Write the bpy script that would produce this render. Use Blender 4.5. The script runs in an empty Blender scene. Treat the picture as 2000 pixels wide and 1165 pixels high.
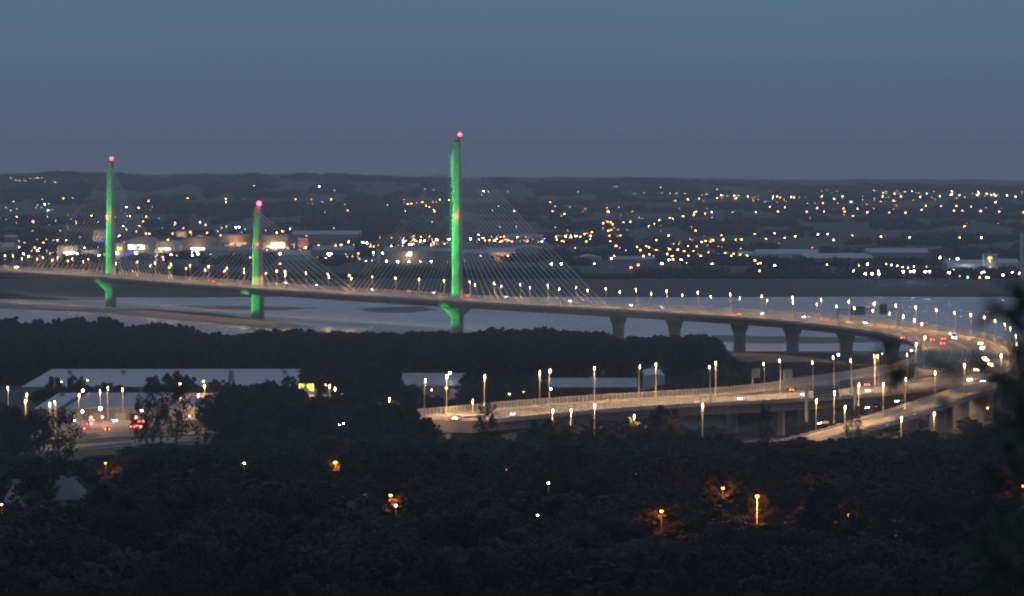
import bpy, math, random
from mathutils import Vector, Matrix
from math import sin, cos, tan, pi, radians, sqrt, atan2, exp, floor
R = random.Random(7)
HAZE = 6.4e-5
S = bpy.context.scene
# ------------------------------------------------------------------ camera
F = 10000.0; CH = 120.0; PIT = math.atan((582.5-285.0)/F)
cam = bpy.data.objects.new("camera", bpy.data.cameras.new("camera")); S.collection.objects.link(cam)
cam.location = (0, 0, CH); cam.rotation_euler = (pi/2-PIT, 0, 0)
cam.data.sensor_width = 36; cam.data.lens = 180; cam.data.clip_start = .5; cam.data.clip_end = 60000
cam.data.dof.use_dof = True; cam.data.dof.focus_distance = 150; cam.data.dof.aperture_fstop = 180/52.
S.camera = cam
# ------------------------------------------------------------------ dusk sky
W = bpy.data.worlds.new("World"); S.world = W; W.use_nodes = True
nt = W.node_tree; nt.nodes.clear()
N = lambda t: nt.nodes.new(t)
out = N('ShaderNodeOutputWorld'); bg = N('ShaderNodeBackground'); sky = N('ShaderNodeTexSky')
sky.sky_type = 'NISHITA'; sky.sun_disc = False; sky.sun_elevation = radians(1.0); sky.sun_rotation = radians(-100)
sky.air_density = 1.6; sky.dust_density = 2.2; sky.ozone_density = 4.0
tc = N('ShaderNodeTexCoord'); sp = N('ShaderNodeSeparateXYZ'); nt.links.new(tc.outputs['Generated'], sp.inputs[0])
mr = N('ShaderNodeMapRange'); mr.inputs[1].default_value = -.03; mr.inputs[2].default_value = .12
nt.links.new(sp.outputs[2], mr.inputs[0])
nz = N('ShaderNodeTexNoise'); nz.inputs['Scale'].default_value = 9; nz.inputs['Detail'].default_value = 4
mp = N('ShaderNodeMapping'); mp.inputs['Scale'].default_value = (1, 1, 9)
nt.links.new(tc.outputs['Generated'], mp.inputs[0]); nt.links.new(mp.outputs[0], nz.inputs[0])
ad = N('ShaderNodeMath'); ad.operation = 'MULTIPLY_ADD'; ad.inputs[1].default_value = .12; ad.inputs[2].default_value = -.06
nt.links.new(nz.outputs[0], ad.inputs[0])
ad2 = N('ShaderNodeMath'); ad2.operation = 'ADD'; nt.links.new(ad.outputs[0], ad2.inputs[0]); nt.links.new(mr.outputs[0], ad2.inputs[1])
cr = N('ShaderNodeValToRGB'); e = cr.color_ramp.elements
e[0].position = 0; e[0].color = (.100, .130, .212, 1); e[1].position = 1; e[1].color = (.195, .24, .33, 1)
for p_, c_ in ((.2, (.094, .125, .202, 1)), (.28, (.089, .129, .206, 1)), (.40, (.096, .158, .248, 1)), (.6, (.14, .195, .29, 1))):
    q = e.new(p_); q.color = c_
nt.links.new(ad2.outputs[0], cr.inputs[0])
mx = N('ShaderNodeMixRGB'); mx.blend_type = 'ADD'; mx.inputs[0].default_value = .004      # a trace of the clear sky over the overcast
nt.links.new(cr.outputs[0], mx.inputs[1]); nt.links.new(sky.outputs[0], mx.inputs[2])
nt.links.new(mx.outputs[0], bg.inputs[0]); bg.inputs[1].default_value = 1.0
nt.links.new(bg.outputs[0], out.inputs[0])
sun = bpy.data.objects.new("sun", bpy.data.lights.new("sun", 'SUN')); S.collection.objects.link(sun)
sun.data.energy = .02; sun.data.angle = radians(25); sun.data.color = (1, .85, .8); sun.rotation_euler = (radians(75), 0, radians(100))
S.view_settings.view_transform = 'Standard'; S.view_settings.look = 'None'; S.view_settings.exposure = 0; S.view_settings.gamma = 1
S.cycles.volume_bounces = 0; S.cycles.max_bounces = 5; S.cycles.sample_clamp_indirect = 3
S.cycles.use_denoising = True
# ------------------------------------------------------------------ projection helpers (used only to find where things stand)
fw = Vector((0, cos(PIT), -sin(PIT))); up = Vector((0, sin(PIT), cos(PIT)))
def ray(px, py):
    d = fw + Vector((1, 0, 0))*((px-1000)/F) + up*((582.5-py)/F)
    return d/d.y
def at(px, py, D):
    d = ray(px, py); return Vector((d.x*D, D, CH+d.z*D))
def onz(px, py, z):
    d = ray(px, py); D = (z-CH)/d.z; return Vector((d.x*D, D, z))
def proj(p):
    v = Vector(p)-Vector((0, 0, CH)); k = v.dot(fw)
    return 1000+F*v.x/k, 582.5-F*v.dot(up)/k
def lerp(tab, x):
    if x <= tab[0][0]: return tab[0][1]
    for (a, b), (c, d) in zip(tab, tab[1:]):
        if x <= c: return b+(d-b)*(x-a)/(c-a)
    return tab[-1][1]
def hsh(i, j):
    n = sin(i*127.1+j*311.7)*43758.5453; return n-floor(n)
def vn(x, y):
    i, j = floor(x), floor(y); u, v = x-i, y-j; u = u*u*(3-2*u); v = v*v*(3-2*v)
    return (hsh(i, j)*(1-u)+hsh(i+1, j)*u)*(1-v)+(hsh(i, j+1)*(1-u)+hsh(i+1, j+1)*u)*v
GZ = [(-300, 119), (0, 117.6), (40, 111), (120, 99), (300, 78), (500, 62), (700, 52), (850, 50), (1000, 45), (1300, 27), (1600, 14), (1800, 9),
      (2000, 8), (2300, 8), (2600, 5), (2880, 3.5), (2960, 1.2), (3010, -2), (4020, -2), (4100, 1.5), (4300, 3), (4700, 4.5), (6000, 5)]
SK = [(-.12, 44), (-.08, 47), (-.06, 45), (-.04, 41), (-.02, 35), (0, 33), (.02, 30), (.04, 27), (.07, 24), (.12, 24)]
def SK_(r): return lerp(SK, r)+(vn(r*60+5, 1)-.5)*8+(vn(r*260+9, 4)-.5)*6
def ground(x, D):
    if D <= 6000:
        wob = (vn(x/130+9, D/900)-.5)*60 if D > 2700 else 0
        z = lerp(GZ, D-wob*min(1, max(0, (D-2700)/300)))
        if D < 2000: z += (vn(x/60, D/60)-.5)*3*min(1, D/200)
        return z
    k = SK_(x/D); t = min(1, (D-6000)/6000)
    z = 5+(k-5)*t**1.5
    if D < 12000: z += (vn(x/400+3, D/700)-.5)*9*t
    else: z -= (D-12000)*.003
    return z
def ongnd(px, py, h=0, d0=500):
    d = ray(px, py); D = d0; st = 10
    while D < 12500:
        if CH+d.z*D < ground(d.x*D, D)+h:
            a, b = D-st, D
            for _ in range(12):
                m = (a+b)/2
                if CH+d.z*m < ground(d.x*m, m)+h: b = m
                else: a = m
            return Vector((d.x*b, b, ground(d.x*b, b)))
        st = 10 if D < 3000 else 30
        D += st
    return Vector((d.x*11800, 11800, ground(d.x*11800, 11800)))
# ------------------------------------------------------------------ materials
def mat(name, col, rough=.8, metal=0, noise=None, bump=0, vary=0):
    m = bpy.data.materials.new(name); m.use_nodes = True; t = m.node_tree; b = t.nodes['Principled BSDF']
    b.inputs['Roughness'].default_value = rough; b.inputs['Metallic'].default_value = metal
    b.inputs['Base Color'].default_value = (*col, 1)
    cur = None
    if noise:
        sc, amt = noise[0], noise[1]; stretch = noise[2] if len(noise) > 2 else (1, 1, 1)
        tcn = t.nodes.new('ShaderNodeTexCoord'); mpn = t.nodes.new('ShaderNodeMapping'); mpn.inputs['Scale'].default_value = stretch
        t.links.new(tcn.outputs['Object'], mpn.inputs[0])
        n = t.nodes.new('ShaderNodeTexNoise'); n.inputs['Scale'].default_value = sc; n.inputs['Detail'].default_value = 6
        t.links.new(mpn.outputs[0], n.inputs[0])
        r = t.nodes.new('ShaderNodeMapRange'); r.inputs[1].default_value = .3; r.inputs[2].default_value = .7
        r.inputs[3].default_value = 1-amt; r.inputs[4].default_value = 1+amt; t.links.new(n.outputs[0], r.inputs[0])
        h = t.nodes.new('ShaderNodeHueSaturation'); h.inputs['Color'].default_value = (*col, 1); t.links.new(r.outputs[0], h.inputs['Value'])
        cur = h.outputs[0]
        if bump:
            bp = t.nodes.new('ShaderNodeBump'); bp.inputs['Strength'].default_value = bump; t.links.new(n.outputs[0], bp.inputs['Height'])
            t.links.new(bp.outputs[0], b.inputs['Normal'])
    if vary:
        oi = t.nodes.new('ShaderNodeObjectInfo'); r = t.nodes.new('ShaderNodeMapRange')
        r.inputs[3].default_value = 1-vary; r.inputs[4].default_value = 1+vary; t.links.new(oi.outputs['Random'], r.inputs[0])
        h = t.nodes.new('ShaderNodeHueSaturation'); t.links.new(r.outputs[0], h.inputs['Value'])
        r2 = t.nodes.new('ShaderNodeMapRange'); r2.inputs[3].default_value = .52; r2.inputs[4].default_value = .47
        t.links.new(oi.outputs['Random'], r2.inputs[0]); t.links.new(r2.outputs[0], h.inputs['Hue'])
        if cur: t.links.new(cur, h.inputs['Color'])
        else: h.inputs['Color'].default_value = (*col, 1)
        cur = h.outputs[0]
    if cur: t.links.new(cur, b.inputs['Base Color'])
    return m
def emat(name, col, strength, noise=None):
    m = bpy.data.materials.new(name); m.cycles.emission_sampling = 'NONE'      # the bulbs carry the light; the lenses only glow
    m.use_nodes = True; t = m.node_tree; t.nodes.clear()
    o = t.nodes.new('ShaderNodeOutputMaterial'); e = t.nodes.new('ShaderNodeEmission')
    e.inputs[0].default_value = (*col, 1); e.inputs[1].default_value = strength; t.links.new(e.outputs[0], o.inputs[0])
    if noise:
        tcn = t.nodes.new('ShaderNodeTexCoord'); n = t.nodes.new('ShaderNodeTexNoise'); n.inputs['Scale'].default_value = noise
        t.links.new(tcn.outputs['Object'], n.inputs[0])
        r = t.nodes.new('ShaderNodeMapRange'); r.inputs[1].default_value = .42; r.inputs[2].default_value = .62
        r.inputs[3].default_value = strength*.06; r.inputs[4].default_value = strength
        t.links.new(n.outputs[0], r.inputs[0]); t.links.new(r.outputs[0], e.inputs[1])
    return m
M = {}
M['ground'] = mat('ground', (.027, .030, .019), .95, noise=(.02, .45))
M['mud'] = mat('mud', (.10, .082, .066), .75, noise=(.012, .4, (1, .35, 1)), bump=.3)
M['asphalt'] = mat('asphalt', (.13, .12, .11), .75, noise=(.15, .2))
M['concrete'] = mat('concrete', (.36, .33, .29), .8, noise=(.25, .22))
M['pylon'] = mat('pylon_concrete', (.36, .35, .33), .75, noise=(.3, .15))
M['paint'] = mat('road_paint', (.75, .75, .7), .6)
M['steel'] = mat('galvanised_steel', (.55, .55, .52), .5, noise=(3, .1))
M['cable'] = mat('cable_sheath', (.7, .71, .7), .45, noise=(1, .05))
M['dark'] = mat('dark_steel', (.04, .045, .05), .5, noise=(2, .2))
def crownshade(m, cz):
    t = m.node_tree; b = t.nodes['Principled BSDF']; L = t.links.new
    tcn = t.nodes.new('ShaderNodeTexCoord'); sb = t.nodes.new('ShaderNodeVectorMath'); sb.operation = 'SUBTRACT'; sb.inputs[1].default_value = (0, 0, cz); L(tcn.outputs['Object'], sb.inputs[0])
    n1 = t.nodes.new('ShaderNodeVectorMath'); n1.operation = 'NORMALIZE'; L(sb.outputs[0], n1.inputs[0])
    vt = t.nodes.new('ShaderNodeVectorTransform'); vt.vector_type = 'NORMAL'; vt.convert_from = 'OBJECT'; vt.convert_to = 'WORLD'; L(n1.outputs[0], vt.inputs[0])
    g = t.nodes.new('ShaderNodeNewGeometry'); sc1 = t.nodes.new('ShaderNodeVectorMath'); sc1.operation = 'SCALE'; sc1.inputs['Scale'].default_value = .45; L(g.outputs['Normal'], sc1.inputs[0])
    a = t.nodes.new('ShaderNodeVectorMath'); a.operation = 'ADD'; L(vt.outputs[0], a.inputs[0]); L(sc1.outputs[0], a.inputs[1])
    n2 = t.nodes.new('ShaderNodeVectorMath'); n2.operation = 'NORMALIZE'; L(a.outputs[0], n2.inputs[0]); L(n2.outputs[0], b.inputs['Normal'])
M['bark'] = mat('bark', (.045, .035, .025), .9, noise=(4, .4))
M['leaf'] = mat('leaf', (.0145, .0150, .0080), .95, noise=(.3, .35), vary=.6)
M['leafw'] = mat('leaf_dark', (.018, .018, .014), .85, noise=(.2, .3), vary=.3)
M['roofpale'] = mat('metal_roof_pale', (.34, .39, .43), .5, noise=(.05, .12, (1, 8, 1)))
M['roofgrey'] = mat('metal_roof_grey', (.26, .29, .32), .55, noise=(.05, .2, (8, 1, 1)))
M['rooftile'] = mat('slate_tiles', (.11, .11, .14), .7, noise=(1.5, .25))
M['wallgrey'] = mat('cladding_grey', (.22, .23, .24), .6, noise=(.2, .15, (6, 6, .5)))
M['wallpale'] = mat('cladding_pale', (.42, .42, .42), .6, noise=(.2, .12, (6, 6, .5)))
M['wallred'] = mat('brick_red', (.22, .09, .07), .8, noise=(.6, .2))
M['wallorangelit'] = mat('cladding_orange_lit', (.42, .27, .17), .7, noise=(.3, .2, (8, 8, .3)))  # warm light on lit fronts put into the cladding colour
M['grass'] = mat('verge_grass', (.045, .065, .018), .95, noise=(.1, .35))
M['glass'] = mat('dark_glass', (.02, .025, .03), .08)
M['tyre'] = mat('tyre', (.015, .015, .015), .9)
crownshade(M['leaf'], 6.0); crownshade(M['leafw'], 5.0)
CARC = [mat('car_paint_'+n, c, .3) for n, c in (('silver', (.4, .4, .42)), ('white', (.7, .7, .7)), ('black', (.02, .02, .022)), ('blue', (.04, .08, .2)), ('red', (.3, .03, .03)))]
sm = bpy.data.materials.new('frosted_wind_screen'); sm.use_nodes = True; t = sm.node_tree; t.nodes.clear(); o = t.nodes.new('ShaderNodeOutputMaterial')
tl, df, tp, m1, m2_ = (t.nodes.new('ShaderNode'+k) for k in ('BsdfTranslucent', 'BsdfDiffuse', 'BsdfTransparent', 'MixShader', 'MixShader'))
tl.inputs[0].default_value = (.75, .76, .74, 1); df.inputs[0].default_value = (.5, .5, .49, 1); tp.inputs[0].default_value = (.9, .92, .92, 1)
m1.inputs[0].default_value = .4; m2_.inputs[0].default_value = .42; t.links.new(tl.outputs[0], m1.inputs[1]); t.links.new(df.outputs[0], m1.inputs[2])
t.links.new(tp.outputs[0], m2_.inputs[1]); t.links.new(m1.outputs[0], m2_.inputs[2]); t.links.new(m2_.outputs[0], o.inputs[0]); M['screen'] = sm
E = {}
E['warm'] = emat('road_lamp_glow', (1, .70, .26), 36)
E['o3'] = emat('sodium_glow', (1, .36, .09), 52)
E['of'] = emat('near_sodium_glow', (1, .27, .03), 16)
E['y3'] = emat('warm_white_glow', (1, .68, .34), 55)
E['w3'] = emat('cool_white_glow', (.86, .90, 1), 110)
E['r3'] = emat('red_glow', (1, .06, .04), 110)
E['g3'] = emat('green_glow', (.2, 1, .3), 60)
E['o1'] = emat('sodium_glow_dim', (1, .38, .11), 24)
E['y1'] = emat('warm_white_glow_dim', (1, .70, .32), 20)
E['w1'] = emat('cool_white_glow_dim', (.86, .92, 1), 16)
E['r1'] = emat('red_glow_dim', (1, .08, .08), 30)
E['g1'] = emat('green_glow_dim', (.3, 1, .5), 20)
E['beacon'] = emat('beacon_red', (1, .02, .035), 38)
E['head'] = emat('headlight_glow', (.78, .84, 1), 170)
E['headw'] = emat('headlight_warm_glow', (1, .5, .2), 1100)
E['tail'] = emat('tail_light_glow', (1, .05, .03), 150)
E['shop'] = emat('lit_shopfront', (1, .62, .30), 1.6, noise=.12)
E['shopb'] = emat('bright_shopfront', (1, .85, .6), 7, noise=.10)
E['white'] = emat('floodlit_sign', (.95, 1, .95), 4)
E['redsign'] = emat('red_sign', (1, .03, .07), 1.2)
E['bluesign'] = emat('blue_sign', (.05, .12, 1), 1.6)
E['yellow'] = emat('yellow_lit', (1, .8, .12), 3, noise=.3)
# ------------------------------------------------------------------ mesh helpers
C = S.collection
class MB:
    def __init__(s): s.v = []; s.f = []; s.m = []; s.mats = []
    def mi(s, m):
        if m not in s.mats: s.mats.append(m)
        return s.mats.index(m)
    def face(s, idx, m): s.f.append(idx); s.m.append(s.mi(m))
    def quad(s, a, b, c, d, m):
        n = len(s.v); s.v += [tuple(a), tuple(b), tuple(c), tuple(d)]; s.face((n, n+1, n+2, n+3), m)
    def box(s, c, d, m, ax=None, top=1.0):
        # centre c, half sizes d, optional x axis direction (plan angle), top scale
        a = ax or 0; ca, sa = cos(a), sin(a); n = len(s.v)
        for z in (-1, 1):
            k = top if z > 0 else 1
            for x, y in ((-1, -1), (1, -1), (1, 1), (-1, 1)):
                X, Y = x*d[0]*k, y*d[1]*k
                s.v.append((c[0]+X*ca-Y*sa, c[1]+X*sa+Y*ca, c[2]+z*d[2]))
        for q in ((0, 3, 2, 1), (4, 5, 6, 7), (0, 1, 5, 4), (1, 2, 6, 5), (2, 3, 7, 6), (3, 0, 4, 7)):
            s.face(tuple(n+i for i in q), m)
    def loft(s, secs, m, cap=True, closed=True):
        n0 = len(s.v); k = len(secs[0])
        for q in secs: s.v += [tuple(p) for p in q]
        for i in range(len(secs)-1):
            for j in range(k if closed else k-1):
                a = n0+i*k+j; b = n0+i*k+(j+1) % k
                s.face((a, b, b+k, a+k), m)
        if cap:
            s.face(tuple(n0+j for j in reversed(range(k))), m); s.face(tuple(n0+(len(secs)-1)*k+j for j in range(k)), m)
    def tube(s, pts, rad, m, n=6, cap=True):
        secs = []
        for i, p in enumerate(pts):
            p = Vector(p); a = Vector(pts[max(0, i-1)]); b = Vector(pts[min(len(pts)-1, i+1)]); t = (b-a).normalized()
            u = t.cross(Vector((0, 0, 1)) if abs(t.z) < .95 else Vector((1, 0, 0))).normalized(); w = t.cross(u)
            r = rad[i] if isinstance(rad, (list, tuple)) else rad
            secs.append([p+(u*cos(2*pi*j/n)+w*sin(2*pi*j/n))*r for j in range(n)])
        s.loft(secs, m, cap)
    def ball(s, c, r, m, n=8, sq=1):
        secs = []
        for i in range(1, n//2+1):
            a = pi*i/(n//2+1); secs.append([(c[0]+r*sin(a)*cos(2*pi*j/n), c[1]+r*sin(a)*sin(2*pi*j/n), c[2]+r*sq*cos(a)) for j in range(n)])
        s.loft(secs, m)
    def mesh(s, name):
        me = bpy.data.meshes.new(name); me.from_pydata(s.v, [], s.f)
        for m in s.mats: me.materials.append(m)
        if len(s.mats) > 1: me.polygons.foreach_set('material_index', s.m)
        me.update(); return me
    def build(s, name, parent=None, **kw): return put(name, s.mesh(name), parent, **kw)
def put(name, data, parent=None, loc=None, rz=None, sc=None, label=None, cat=None, group=None, kind=None):
    o = bpy.data.objects.new(name, data); C.objects.link(o)
    if parent is not None: o.parent = parent
    if loc is not None: o.location = loc
    if rz is not None: o.rotation_euler = (0, 0, rz)
    if sc is not None: o.scale = sc if hasattr(sc, '__len__') else (sc, sc, sc)
    for k, v in (('label', label), ('category', cat), ('group', group), ('kind', kind)):
        if v: o[k] = v
    return o
def copy_tree(o, loc=None, rz=None, **kw):
    def cp(q, par):
        c = q.copy(); C.objects.link(c); c.parent = par
        for ch in kids.get(q.name, []): cp(ch, c)
        return c
    kids = {}
    def walk(q):
        kids[q.name] = list(q.children)
        for ch in q.children: walk(ch)
    walk(o); c = cp(o, None)
    if loc is not None: c.location = loc
    if rz is not None: c.rotation_euler = (0, 0, rz)
    for k, v in kw.items(): c[k] = v
    return c
ORD = ['first', 'second', 'third', 'fourth', 'fifth', 'sixth', 'seventh', 'eighth', 'ninth', 'tenth', 'eleventh', 'twelfth', 'thirteenth', 'fourteenth', 'fifteenth',
       'sixteenth', 'seventeenth', 'eighteenth', 'nineteenth', 'twentieth', 'twenty-first', 'twenty-second', 'twenty-third', 'twenty-fourth', 'twenty-fifth', 'twenty-sixth', 'twenty-seventh',
       'twenty-eighth', 'twenty-ninth', 'thirtieth']
# ------------------------------------------------------------------ ground, river
def grid(name, rows, cols, zf, m, ext=100, k=.25, **kw):
    mb = MB(); n = len(cols)
    for D in rows:
        w = k*max(D, 0)+ext
        for c in cols: mb.v.append((c*w, D, zf(c*w, D)))
    for i in range(len(rows)-1):
        for j in range(n-1): mb.face((i*n+j, i*n+j+1, (i+1)*n+j+1, (i+1)*n+j), m)
    o = mb.build(name, **kw)
    for p in o.data.polygons: p.use_smooth = True
    return o
rows = [-300, -100, -20, 0, 10, 20, 30, 40, 60, 80, 100, 140, 180, 240] + list(range(300, 2900, 25)) + list(range(2900, 3060, 8)) + list(range(3060, 3980, 60)) + list(range(3980, 4200, 12)) + list(range(4200, 6000, 75)) + list(range(6000, 12600, 150)) + [13200, 14500, 16000]
cols = [-1+2*i/120 for i in range(121)]
grid('ground', rows, cols, ground, M['ground'], kind='structure')
wm = mat('river_water', (.24, .25, .29), .16); t = wm.node_tree; b = t.nodes['Principled BSDF']
tcn = t.nodes.new('ShaderNodeTexCoord'); mpn = t.nodes.new('ShaderNodeMapping'); mpn.inputs['Scale'].default_value = (1, .6, 1); t.links.new(tcn.outputs['Object'], mpn.inputs[0])
n1 = t.nodes.new('ShaderNodeTexNoise'); n1.inputs['Scale'].default_value = .35; n1.inputs['Detail'].default_value = 5; t.links.new(mpn.outputs[0], n1.inputs[0])
bp = t.nodes.new('ShaderNodeBump'); bp.inputs['Strength'].default_value = .12; bp.inputs['Distance'].default_value = .4; t.links.new(n1.outputs[0], bp.inputs['Height']); t.links.new(bp.outputs[0], b.inputs['Normal'])
n2 = t.nodes.new('ShaderNodeTexNoise'); n2.inputs['Scale'].default_value = .012; n2.inputs['Detail'].default_value = 5
mp2 = t.nodes.new('ShaderNodeMapping'); mp2.inputs['Scale'].default_value = (1, .35, 1); t.links.new(tcn.outputs['Object'], mp2.inputs[0]); t.links.new(mp2.outputs[0], n2.inputs[0])
r = t.nodes.new('ShaderNodeMapRange'); r.inputs[1].default_value = .35; r.inputs[2].default_value = .65; r.inputs[3].default_value = .2; r.inputs[4].default_value = .34
t.links.new(n2.outputs[0], r.inputs[0]); t.links.new(r.outputs[0], b.inputs['Roughness'])
mb = MB(); mb.quad((-1150, 2900, 0), (1150, 2900, 0), (1150, 4160, 0), (-1150, 4160, 0), wm); mb.build('river', kind='structure')
def bank(name, pts, h, m, seed):
    # a low mound of mud whose outline is given in plan; feathered edge
    mb = MB(); c = sum((Vector(p) for p in pts), Vector((0, 0)))/len(pts); rr = random.Random(seed); secs = []
    P = []
    for i in range(len(pts)):
        a, b_ = Vector(pts[i]), Vector(pts[(i+1) % len(pts)])
        for k in range(6): P.append(a.lerp(b_, k/6)+Vector((rr.uniform(-2, 2), rr.uniform(-8, 8))))
    for s_, z in ((1, -.25), (.9, .12), (.6, h*.7), (.2, h)): secs.append([(c.x+(p.x-c.x)*s_, c.y+(p.y-c.y)*s_, z) for p in P])
    mb.loft(secs, m)
    return mb.build(name, kind='structure')
def plan(*pp): return [onz(a, b, 0).xy for a, b in pp]
bank('sandbank', plan((-60, 589), (60, 594), (190, 600), (300, 604), (420, 612), (540, 627), (640, 640), (560, 646), (420, 632), (300, 622), (150, 606), (-60, 600)), .5, M['mud'], 1)
bank('sandbank', plan((-60, 575), (120, 578), (240, 583), (200, 588), (60, 586), (-60, 585)), .4, M['mud'], 2)
bank('mudbank', plan((330, 597), (520, 598), (640, 602), (560, 607), (400, 605)), .3, M['mud'], 3)
bank('mudbank', plan((1380, 654), (1500, 657), (1720, 660), (1760, 668), (1600, 672), (1440, 671), (1370, 664)), .4, M['mud'], 4)
bank('mudbank', plan((690, 603), (830, 598), (860, 606), (800, 612), (720, 610)), .2, M['mud'], 5)
# ------------------------------------------------------------------ road geometry in plan
def crom(P, step=8):
    P = [Vector(p) for p in P]; out = []
    for i in range(len(P)-1):
        p0 = P[max(0, i-1)]; p1 = P[i]; p2 = P[i+1]; p3 = P[min(len(P)-1, i+2)]
        n = max(2, int((p2-p1).length/step))
        for k in range(n):
            t_ = k/n; out.append(.5*((2*p1)+(p2-p0)*t_+(2*p0-5*p1+4*p2-p3)*t_*t_+(3*p1-p0-3*p2+p3)*t_**3))
    out.append(P[-1]); return out
ZD = [(2900, 22), (3060, 21.6), (3200, 20.6), (3311, 20), (3571, 21), (3861, 21.2), (4200, 20.3)]
# (outer x, outer D, width to the inner edge)
OUT = [(-560, 4450, 34), (-420, 4145, 34), (-287.5, 3869, 34), (-162, 3579, 34), (-20, 3319, 34), (30, 3215, 34), (76, 3110, 34), (115, 3025, 34), (150, 2950, 34), (180, 2875, 35), (205, 2795, 36), (224, 2712, 38),
       (236, 2628, 40), (241, 2545, 42), (240, 2460, 43), (233, 2375, 44), (224, 2290, 46), (211, 2205, 49), (192, 2125, 54), (168, 2060, 56), (140, 2008, 52), (106, 1966, 46), (66, 1929, 40), (36, 1893, 36), (4, 1840, 34), (-8, 1820, 34)]
cv = crom([(a, b_, c) for a, b_, c in OUT])
O_, I_ = [], []
for i, p in enumerate(cv):
    a = cv[max(0, i-1)]; b_ = cv[min(len(cv)-1, i+1)]; d = Vector((b_.x-a.x, b_.y-a.y)).normalized()
    n = Vector((d.y, -d.x))          # right-hand side of travel towards the camera = inner (west) side
    if n.x > 0 and p.y > 2100 or p.y <= 2100 and n.y < 0: n = -n
    O_.append(Vector((p.x, p.y, lerp(ZD, p.y)))); I_.append(Vector((p.x+n.x*p.z, p.y+n.y*p.z, lerp(ZD, p.y))))
def mixp(i, t_, dz=0): return O_[i].lerp(I_[i], t_)+Vector((0, 0, dz))
iS = min(range(len(O_)), key=lambda i: abs(O_[i].y-3122))      # joint between the bridge and the approach viaduct
def deck(name, rng, parent, O=O_, I=I_, thick=4.4, over=6.0, slab=.7):
    mb = MB(); secs = []
    for i in rng:
        o, q = O[i], I[i]; u = (o-q); w = u.length; u = u/w
        z = lambda p, k, dz: p+u*k+Vector((0, 0, dz))
        secs.append([z(q, -.4, 0), z(o, .4, 0), z(o, .4, -slab), z(o, -over, -slab-.5), z(o, -over-1.6, -thick), z(q, over+1.6, -thick), z(q, over, -slab-.5), z(q, -.4, -slab)])
    mb.loft(secs, M['concrete']); return mb.build(name, parent)
def strip(name, rng, t0, t1, dz, m, parent, O=O_, I=I_, dash=None, into=None, lines=()):
    mb = into or MB(); rng = list(rng)
    for i, j in zip(rng, rng[1:]):
        if dash and (i % dash[0]) >= dash[1]: continue
        mb.quad(O[i].lerp(I[i], t0)+Vector((0, 0, dz)), O[j].lerp(I[j], t0)+Vector((0, 0, dz)), O[j].lerp(I[j], t1)+Vector((0, 0, dz)), O[i].lerp(I[i], t1)+Vector((0, 0, dz)), m)
    for t_, w_, ds in lines: strip(name, rng, t_-w_, t_+w_, .06, M['paint'], None, O, I, ds, mb)
    return None if into else mb.build(name, parent)
def parapet(name, pts, parent, low=.8, h=2.2, post=2.7, m='steel', screen=False):
    mb = MB(); cs = MB(); sc_ = MB()
    for a, b_ in zip(pts, pts[1:]):
        d = b_-a; L = d.length; ang = atan2(d.y, d.x); c = (a+b_)/2
        cs.box((c.x, c.y, c.z+low/2), (L/2, .2, low/2), M['concrete'], ang)
        if h > low:
            for zz in ([low+.25+(h-low-.25)*k/4 for k in range(5)] if not screen else (low+.1, h)): mb.box((c.x, c.y, c.z+zz), (L/2, .05, .045), M[m], ang)
            if screen: q_ = Vector((-sin(ang), cos(ang), 0))*.0; sc_.quad(a+q_+Vector((0, 0, low+.12)), b_+q_+Vector((0, 0, low+.12)), b_+q_+Vector((0, 0, h-.03)), a+q_+Vector((0, 0, h-.03)), M['screen'])
            n = max(1, round(L/post))
            for k in range(n):
                p = a.lerp(b_, (k+.5)/n); mb.box((p.x, p.y, p.z+low+(h-low)/2), (.09, .09, (h-low)/2), M[m], ang)
    o = cs.build(name, parent)
    if h > low: mb.build('railing', o)
    if screen: sc_.build('wind_screen', o)
    return o
# --- cable-stayed bridge
bridge = put('cable_stayed_bridge', None, loc=(-35.4, 3311, 0), label='long cable-stayed river bridge with three green-lit pylons and thin pale stay cables', cat='bridge')
def rel(o, par): o.matrix_parent_inverse = par.matrix_world.inverted(); return o
bpy.context.view_layer.update()
class Par:          # objects built in world coordinates hang under an Empty with an inverse
    pass
def world_child(o, par):
    o.parent = par; o.location = -Vector(wloc(par)); return o
def wloc(p):
    v = Vector((0, 0, 0))
    while p is not None: v += p.location; p = p.parent
    return v
rb = range(0, iS+1)
dk = world_child(deck('deck', rb, None), bridge)
def onto(o, par): return world_child(o, par)
def dress(rng, par, O=O_, I=I_, lanes=True, ph=3.1, med=(.485, .515)):
    for t0, t1 in ((.035, med[0]-.005), (med[1]+.005, .965)):
        onto(strip('carriageway', rng, t0, t1, .03, M['asphalt'], None, O, I, lines=[(t0+(t1-t0)*f_, .003, ds) for f_, ds in ((.05, None), (.33, (2, 1)), (.63, (2, 1)), (.95, None))]), par)
    for t_, nm, hh in ((0, 'parapet', ph), (1, 'parapet', ph), ((med[0]+med[1])/2, 'median_barrier', .9)):
        pts = [O[i].lerp(I[i], t_) for i in rng]
        onto(parapet(nm, pts, None, low=.7 if t_ in (0, 1) else .8, h=hh if t_ in (0, 1) else .8, screen=t_ in (0, 1)), par)
dress(rb, bridge)
def ringp(c, half, depth, ang, z):
    # eight-sided section: half = half width across the deck, depth along it, ridge towards the ends
    out_ = []
    for x, y in ((-1, -.35), (-1, .35), (-.12, 1), (.12, 1), (1, .35), (1, -.35), (.12, -1), (-.12, -1)):
        X, Y = x*half, y*depth; out_.append((c[0]+X*cos(ang)-Y*sin(ang), c[1]+X*sin(ang)+Y*cos(ang), z))
    return out_
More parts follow.
